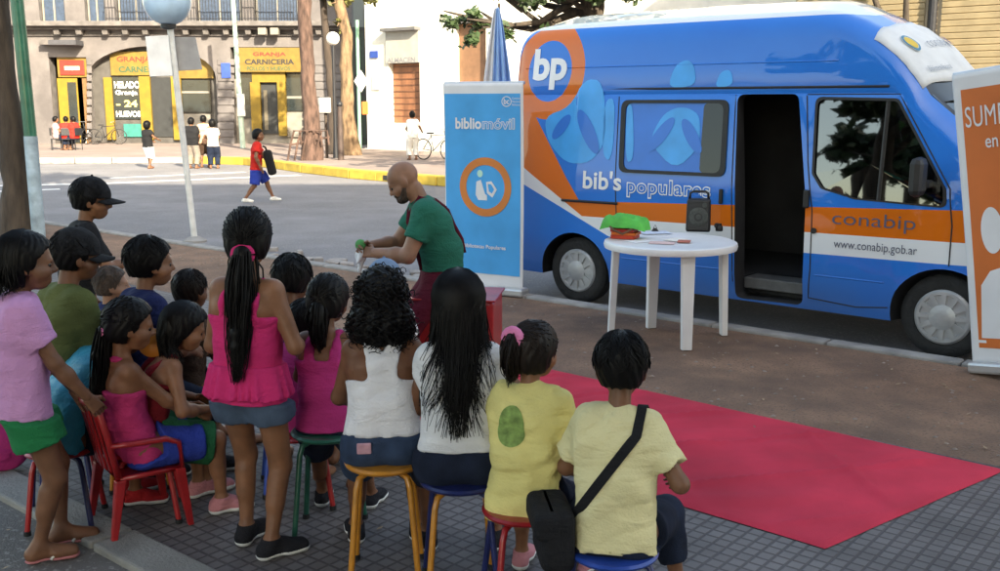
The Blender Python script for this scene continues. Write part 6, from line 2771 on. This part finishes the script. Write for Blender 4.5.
# F standing girl in hot pink
k, r = person('girl standing in a hot pink frilled top and denim shorts with a long ponytail', 247, 207, 247, 12, GC, h=1.45, lean=3, yaw=-14, pitch=6, girl=True, LH=(-.05, .14, .6, -.5, -.8, -.5), RH=(.09, .13, .6, .6, -.8, -.5), LF=(-.055, .05, 4), RF=(.06, -.03, 42))
build_body(k, r, S1)
tank(k, r, C_pink, .95, .045, .012, 'thin', 'top', .004, seed=9)
ruffle(k, r, C_pink, .065, -.03)
bottoms(k, r, C_denim3, length=.36, o=.012, flare=.012)
shoes(k, r, M_blackshoe, M_sole)
ponytail(k, r, M_hair, .5, .016, (0, -.098, -.055), 15, 420, .052, side_=.0, tiemat=C_pink, tie_r=.03, back=.03)
done(k, 'F')

# G boy in blue and white behind her
k, r = person('boy in a blue shirt with white sleeves, half hidden behind the girl in hot pink', 291, 255, 205, 4, GC, h=1.26, seat=.4, lean=8, yaw=6, pitch=14)
build_body(k, r, S2, res=.0095)
tee(k, r, C_navy, hem=.05, sleeve=.6, seed=14)
bottoms(k, r, C_brown, length=.9)
short_hair(k, r, M_hair, .018, 5, 200)
done(k, 'G')
stool('low blue stool under the boy behind the girl in hot pink', r.location, 15, .4, P_blue, [P_blue])
# white sleeve of a small child further right
k, r = person('small child in white and pink beside the boy in blue, only a sleeve showing', 306, 300, 215, 30, GC, h=1.05, seat=.36, lean=5, yaw=20, pitch=10, girl=True)
build_body(k, r, S1, res=.0095)
tee(k, r, C_magenta, hem=.05, sleeve=.9, seed=15)
bottoms(k, r, C_denim3, length=.8)
short_hair(k, r, M_hair, .016, 6, 120)
done(k, 'G2')
stool('low red stool under the small child in magenta', r.location, 15, .36, P_red, [P_red])

# H small head left of the pink girl
k, r = person('small child with a dark round head just left of the standing girl', 190, 270, 190, 35, GC, h=1.04, seat=.36, lean=5, yaw=0, pitch=6)
build_body(k, r, S2, res=.0095)
tee(k, r, C_brown, hem=.05, sleeve=.6, seed=16)
bottoms(k, r, C_denim2, length=.9)
short_hair(k, r, M_hair2, .016, 7, 160)
done(k, 'H')
stool('low green stool under the small child left of the standing girl', r.location, 15, .36, P_green, [P_green])

# I boy in navy with white number
k, r = person('boy in a navy football shirt with a white 16 on the back', 149, 237, 205, 46, GC, h=1.34, seat=.46, lean=6, hunch=5, yaw=10, pitch=4)
build_body(k, r, S1, res=.009)
tee(k, r, C_navy, hem=.05, sleeve=.75, o=.016, seed=17)
bottoms(k, r, C_denim2, length=1.3)
shoes(k, r, M_blackshoe, M_sole)
short_hair(k, r, M_hair, .02, 8, 260)
vs, fs = fit_text('16', -.05, .05, -.045, .045, .02)
print_on_back(k, 'number', (vs, fs), C_white2, r, -.035, .02, .004)
done(k, 'I')
stool('tall orange stool under the boy in the navy shirt numbered 16', r.location, 15, .46, P_orange, [P_orange])

# J small child in blue
k, r = person('small brown-haired child in dark blue between the olive shirt and the navy shirt', 111, 266, 178, 60, GC, h=1.0, seat=.33, lean=5, yaw=10)
build_body(k, r, S3, res=.0095)
tee(k, r, C_navy, hem=.05, sleeve=.7, seed=18)
bottoms(k, r, C_denim2, length=.9)
short_hair(k, r, pm('brown hair', (.05, .028, .017), .5, .5, 40, .6, 160), .013, 9, 160)
done(k, 'J')
stool('low navy stool under the small brown-haired child', r.location, 15, .33, P_navy, [P_navy])

# K olive shirt and dark cap
k, r = person('boy in an olive green T-shirt and a dark cap seated beside the lilac girl', 74, 229, 213, 38, GC, h=1.46, seat=.45, lean=6, hunch=6, yaw=14, pitch=8)
build_body(k, r, S2, res=.009)
tee(k, r, C_olive, hem=.05, sleeve=.8, o=.017, amp=.006, seed=19)
bottoms(k, r, C_brown, length=1.4)
shoes(k, r, M_blackshoe, M_sole)
short_hair(k, r, M_hair, .014, 10, 160)
baseball_cap(k, r, C_black, True, .02, .012)
done(k, 'K')
stool('tall navy stool under the boy in olive green', r.location, 15, .45, P_navy, [P_navy])

# L boy in black with cap and outstretched arm
k, r = person('boy in a black T-shirt and black baseball cap reaching forward with one arm', 90, 178, 168, 62, GC, h=1.42, lean=10, yaw=12, pitch=8, RH=(.05, .23, .66), LH='down')
build_body(k, r, S1, curl=(.4, .2), res=.009)
tee(k, r, C_black, hem=.06, sleeve=.75, o=.02, seed=20)
bottoms(k, r, C_denim2, length=1.2, o=.02)
shoes(k, r, M_blackshoe, M_sole)
short_hair(k, r, M_hair, .016, 11, 200)
baseball_cap(k, r, C_black, True, .02, .016, .085)
done(k, 'L')

# M girl in the red plastic chair
k, r = person('girl in a pink halter top with a very long ponytail, sitting in a red chair', 128, 297, 230, 50, GC, h=1.26, seat=.315, lean=-19, hunch=18, yaw=16, pitch=12, girl=True, LH='lap', RH='lap')
build_body(k, r, S1)
tank(k, r, C_pink2, .9, .04, .012, 'halter', 'halter_top', .004, seed=21)
bottoms(k, r, C_rblue, length=.8, o=.016)
shoes(k, r, M_pinkshoe, M_sole)
ponytail(k, r, M_hair, .56, .014, (0, -.098, -.04), 22, 360, .035, tiemat=M_scr, tie_r=.022, back=.02)
done(k, 'M')
plastic_chair('red plastic armchair with the girl in the pink halter top sitting in it', r.location, -52, P_red, .3)

# N girl in front of her, green skirt
k, r = person('girl with loose dark hair in a green skirt, just right of the red chair', 183, 303, 220, 58, GC, h=1.22, seat=.33, lean=14, hunch=12, yaw=10, pitch=20, girl=True, LH='knee', RH='knee')
build_body(k, r, S1)
tank(k, r, cloth('dark red cotton', (.2, .012, .02)), .9, .04, .012, 'wide', 'top', .004, seed=23)
bottoms(k, r, C_dgreen, length=.95, o=.024, name='skirt', flare=.02)
shoes(k, r, M_pinkshoe, M_sole)
long_hair(k, r, M_hair, .22, .02, 360, 24, 1.0)
done(k, 'N')
stool('low red stool under the girl in the green skirt', r.location, 15, .33, P_red, [P_red])

# O lilac girl standing at the left
k, r = person('girl standing at the left in a lilac T-shirt, emerald shorts and flip-flops', 24, 231, 250, 58, GC, h=1.35, lean=2, yaw=4, pitch=6, girl=True, RH=(.1, .17, .5, .6, -.8, -.3), LH=(-.06, .15, .5), LF=(-.05, .08, 8), RF=(.055, .0, 6))
build_body(k, r, S4, curl=(.4, .7))
tee(k, r, C_lilac, hem=.045, sleeve=.62, o=.022, amp=.006, seed=25, belly=1.15)
bottoms(k, r, C_green, length=.5, o=.018, flare=.02)
flipflops(k, r, M_flip, M_sole)
long_hair(k, r, M_hair, .16, .017, 300, 26, 1.0)
done(k, 'O')

# Q child in turquoise
k, r = person('child in shiny turquoise bending low behind the lilac girl', 125, 303, 217, 45, GC, h=1.2, seat=.36, lean=24, hunch=24, yaw=0, pitch=30, LF=(-.1, .27, 10), RF=(.02, .24, 30))
build_body(k, r, S2, res=.0095)
tee(k, r, C_turq, hem=.05, sleeve=.9, o=.026, amp=.009, seed=27, belly=1.1)
bottoms(k, r, C_denim2, length=1.3)
shoes(k, r, M_redshoe, M_sole)
short_hair(k, r, M_hair, .016, 28, 100)
done(k, 'Q')
stool('low red stool with navy legs under the child in turquoise', r.location, 10, .36, P_red, [P_red, P_navy])

# R child with a pale blue cap in front of the curly girl
k, r = person('child in a grey blue cap in front of the curly-haired girl', 384, 262, 192, -8, GC, h=1.06, seat=.38, lean=4, yaw=-5, pitch=4)
build_body(k, r, S1, res=.0095)
tee(k, r, C_white2, hem=.05, sleeve=.6, seed=29)
bottoms(k, r, C_denim2, length=.9)
short_hair(k, r, M_hair2, .012, 30, 0)
baseball_cap(k, r, C_sky, True, .03, -.01)
done(k, 'R')
stool('low dark wooden stool under the child in the grey blue cap', r.location, 15, .38, P_yel, [P_yel])

# bundle in place of pink clothing on someone sitting at the left edge
t = thing('cloth_bag', 'magenta cloth bundle standing in for pink clothing of someone sitting at the far left', 'bag', ground_at(-2, 470))
F = Fld([('e', V3(0, 0, .13), np.eye(3), (.17, .13, .14)), ('e', V3(.02, 0, .24), np.eye(3), (.1, .08, .1))], .06)
mesh_obj('sack', [surf(lambda P: np.maximum(F(P) + wrinkle(P, .01, .8, 3), -P[:, 2]), F.lo, F.hi, .009)], C_magenta, t)
MB().tube([(-.06, 0, .31), (-.05, 0, .39), (.02, 0, .42), (.08, 0, .38), (.08, 0, .31)], .012, 8).build('handle', C_magenta, t, smooth=0)

# orange disc between the two seated girls
p = at_depth(153, 343, 4.42)
t = tag(MB().lathe([(0, 0), (.06, .0), (.066, .006), (.06, .012), (0, .02)], 28, (0, 0, 0)).build('flying_disc', pm('orange disc', (.6, .2, .02), .4, .1, 8, 0), None, smooth=40), 'small orange disc showing between the two seated girls in pink and dark red', 'disc')
t.location = p
t.rotation_euler = (R(70), R(20), 0)

# ------------------------------------------------------------------ the man
k, r = person('bald bearded man in green T-shirt and maroon trousers looking down at his hands', 403, 159, 164, -98, None, h=1.72, seat=.7, lean=5, hunch=16, yaw=6, pitch=34, wide=1.1, adult=True, LH=(-.05, .25, .585, -.7, -.5, -.6), RH=(.035, .27, .6, .7, -.3, -.6), LF=(-.1, .3, -4), RF=(.09, .26, 8))
build_body(k, r, S3, curl=(.75, .75))
tee(k, r, C_teal, hem=-.045, sleeve=.62, o=.016, seed=31)
bottoms(k, r, C_maroon, length=1.75, o=.022, name='trousers', waist=.12)
shoes(k, r, M_blackshoe, M_sole)
h = k['h']
for s in (-1, 1):
    pts = [shirt_ray(k, k['che'] + k['rx'] * s * .05 * h + k['u2'] * z * h + k['fw'] * d_ * .5, -k['fw'] * d_, .004) for d_, zz in ((1, (-.15, -.1, -.04, .02, .06)), (-1, (.06, .02, -.04, -.1, -.15))) for z in zz]
    pts.insert(5, k['nb'] + k['rx'] * s * .055 * h + k['u2'] * .028 * h)
    MB().tube(pts, .013, 8, flat=.3).build('brace', C_maroon, r, smooth=0)
hc, M, q = k['hc'], k['Hm'], k['Hh'] / .205
bp_ = [('e', hc + M @ (V3(0, .055, -.078) * q), M, (.045 * q, .042 * q, .034 * q)), ('e', hc + M @ (V3(0, .083, -.05) * q), M, (.03 * q, .014 * q, .012 * q))]
for s in (-1, 1):
    bp_ += [('c', hc + M @ (V3(s * .062, .02, -.04) * q), hc + M @ (V3(s * .042, .055, -.08) * q), .014 * q, .022 * q)]
F = Fld(bp_, .012)
mesh_obj('beard', [surf(lambda P: np.maximum(F(P) + .0015 * np.sin(P @ V3(300, 260, 280)), -(np.linalg.norm((P - hc - M @ (V3(0, .098, -.06) * q)), axis=1) - .017)), F.lo, F.hi, .005)], M_beard, r)
for s, e in ((-1, 0), (1, 0)):
    W_, d = k['W'][s], k['hd'][s]
    MB().tube([W_ - d * .03, W_ - d * .005], .031, 14).build('wristband', C_brown, r, smooth=50)
done(k, 'S')
man, kman = r, k
hand = (k['W'][-1] + k['W'][1]) / 2 + (k['hd'][-1] + k['hd'][1]) / 2 * .09
t = thing('puppet', 'small green and white cloth figure held in both hands by the bald man', 'puppet', to_world(k, hand), r.rotation_euler.z)
F = Fld([('e', V3(0, .0, -.04), np.eye(3), (.035, .035, .05)), ('c', V3(-.03, 0, -.03), V3(-.06, .02, -.07), .014, .01), ('c', V3(.03, 0, -.03), V3(.06, .02, -.06), .014, .01), ('c', V3(-.015, 0, -.08), V3(-.02, .01, -.13), .016, .012), ('c', V3(.015, 0, -.08), V3(.025, .01, -.125), .016, .012)], .015)
mesh_obj('cloth_body', [surf(F, F.lo, F.hi, .004)], C_white2, t)
F2 = Fld([('e', V3(0, 0, .028), np.eye(3), (.033, .033, .035))], .01)
mesh_obj('head', [surf(F2, F2.lo, F2.hi, .004)], cloth('puppet green', (.08, .3, .1)), t)

a = man.rotation_euler.z
t = thing('box_seat', 'tall red box the bald man is sitting on', 'box', (man.location.x + .1, man.location.y - .02, 0), R(-8))
MB().box((0, 0, .345), (.5, .42, .69)).build('box', P_red, t, bevel=.02)
MB().box((0, 0, .697), (.53, .45, .012)).build('lid', P_red, t, bevel=.004)

# ------------------------------------------------------------------ people across the street
RD = -.1


def far_person(label, px, py_top, s, face, zg, cat_group, top, low, hair, **kw):
    k = skeleton(**kw)
    loc, zt = place(k, px, py_top, s, face)
    root = thing('person', label, 'person', (loc.x, loc.y, zg), -R(face), cat_group)
    k['root'] = root
    build_body(k, root, S4, res=.014, hands=False)
    tee(k, root, top, hem=.05, sleeve=.6, o=.025, seed=3, res=.014)
    bottoms(k, root, low[0], length=low[1], o=.03, res=.014)
    if hair == 'long':
        fn, lo, hi = cap_fn(k, .03, .03, -.12, .004, 2)
    else:
        fn, lo, hi = cap_fn(k, .018, .03, -.07, .004, 2)
    mesh_obj('hair', [surf(fn, lo, hi, .012)], M_hair, root)
    LOG.append((label[:24], round(float(k['hc'][2] + .1) + zg, 3), 'want', round(zt, 3)))
    return k, root


k, r = far_person('boy crossing the street in a red sleeveless shirt and royal blue shorts', 258, 128, 51, 75, RD, None, C_red, (C_rblue, .95), 'short', h=1.47, lean=4, LF=(-.06, .22, 0), RF=(.06, -.17, 0, .03), LH=(-.12, .2, .5), RH=(.16, .05, .5), yaw=20)
shoes(k, r, M_sole, None, .012)
t = thing('backpack', 'dark bag carried at the side of the boy in red', 'bag', r.location + Vector((.4, -.05, .62)))
MB().box((-.12, 0, .2), (.16, .2, .5), M=Matrix.Rotation(R(-12), 3, 'Y')).build('sack', C_black, t, bevel=.06, seg=3)
MB().tube([(-.16, 0, .4), (-.2, 0, .5), (-.25, 0, .52)], .02, 6).build('strap', C_black, t)
GP = 'people crossing at the far corner'
k, r = far_person('woman in a white skirt and dark top crossing at the far corner', 147, 121, 33, 20, RD, GP, C_black, (cloth('white skirt', (.65, .66, .7)), 1.2), 'long', h=1.42, LF=(-.05, .1, 0), RF=(.05, -.06, 0), girl=True, RH=(.2, .1, .62))
k, r = far_person('man in a black jacket and grey trousers seen behind the leaning sign pole', 191, 117, 33, 10, RD, GP, C_black, (cloth('grey trousers', (.2, .17, .15)), 1.85), 'short', h=1.55, adult=True)
k, r = far_person('woman in a pale blouse and dark jeans right of the leaning sign pole', 212, 120, 33, -10, RD, GP, cloth('pale blouse', (.6, .5, .44)), (C_denim2, 1.85), 'long', h=1.48, girl=True, LH=(-.14, .2, .62))
k, r = far_person('child in peach held up beside the woman in dark jeans', 203, 113, 32.5, 0, RD, GP, cloth('peach cotton', (.6, .36, .25)), (C_brown, 1.0), 'short', h=1.62, RH='chest', LH='chest')
GS = 'people sitting outside the left shop'
for px, f, tp, lb in ((56, 60, cloth('grey pink cotton', (.4, .25, .25)), 'person in dusty pink sitting furthest left outside the shop'), (66, -20, C_red, 'person in red sitting with their back turned outside the shop'), (73, -70, C_red, 'person in red sitting nearest the yellow door outside the shop')):
    k, r = far_person(lb, px, 123, 25.5, f, .05, GS, tp, (C_denim2, 1.6), 'short', h=1.6, seat=.45, adult=True)
    t = thing('cafe_chair', 'dark chair of the ' + lb, 'chair', r.location, r.rotation_euler.z, 'chairs outside the left shop')
    MB().box((0, 0, .43), (.4, .4, .03)).build('seat', M_iron, t, bevel=.01)
    MB().box((0, -.2, .72), (.4, .03, .3)).build('backrest', M_iron, t, bevel=.01)
    for sx in (-1, 1):
        for sy in (-1, 1):
            MB().tube([(sx * .18, sy * .18, 0), (sx * .17, sy * .17, .42)], .015, 6).build('leg', M_iron, t)


def bicycle(label, loc, rz, mat):
    t = thing('bicycle', label, 'bicycle', loc, R(rz))
    for x in (-.52, .52):
        w_ = MB().tube([(x + .33 * math.cos(a), 0, .34 + .33 * math.sin(a)) for a in np.linspace(0, 2 * math.pi, 29)], .02, 6, caps=False).build('wheel', M_rubber, t, smooth=0)
        mb = MB()
        for i in range(10):
            a = i * math.pi / 5
            mb.tube([(x, 0, .34), (x + .32 * math.cos(a), 0, .34 + .32 * math.sin(a))], .003, 4)
        mb.build('spokes', M_steel, w_)
    mb = MB()
    for a, b in (((-.52, 0, .34), (-.1, 0, .3)), ((-.1, 0, .3), (-.2, 0, .82)), ((-.2, 0, .78), (.36, 0, .82)), ((-.1, 0, .3), (.38, 0, .74)), ((-.52, 0, .34), (-.2, 0, .76)), ((.52, 0, .34), (.34, 0, .95))):
        mb.tube([a, b], .018, 6)
    mb.build('frame', mat, t, smooth=0)
    MB().box((-.22, 0, .86), (.24, .12, .05)).build('saddle', M_rubber, t, bevel=.02)
    MB().tube([(.26, -.26, .98), (.34, -.1, 1.0), (.34, .1, 1.0), (.26, .26, .98)], .014, 6).build('handlebar', M_steel, t, smooth=0)
    return t


k, r = far_person('person in white standing with a bicycle against the sunlit white building', 412, 108, 31, -20, .05, None, cloth('warm white cotton', (.75, .72, .68)), (cloth('white trousers', (.72, .7, .66)), 1.8), 'short', h=1.58, RH=(.25, .2, .58))  # shirt and trousers in warm white cloth
bicycle('pale bicycle held by the person in white', r.location + Vector((.75, -.1, 0)), -35, M_steel)
bicycle('dark bicycle leaning by the window of the arched shop', (W(114, 140).x, 45.2, .05), 8, M_iron)
bicycle('second dark bicycle parked left of the arched shop by the pier', (W(88, 142).x, 45.0, .05), 70, M_iron)
print('HEADS', LOG)
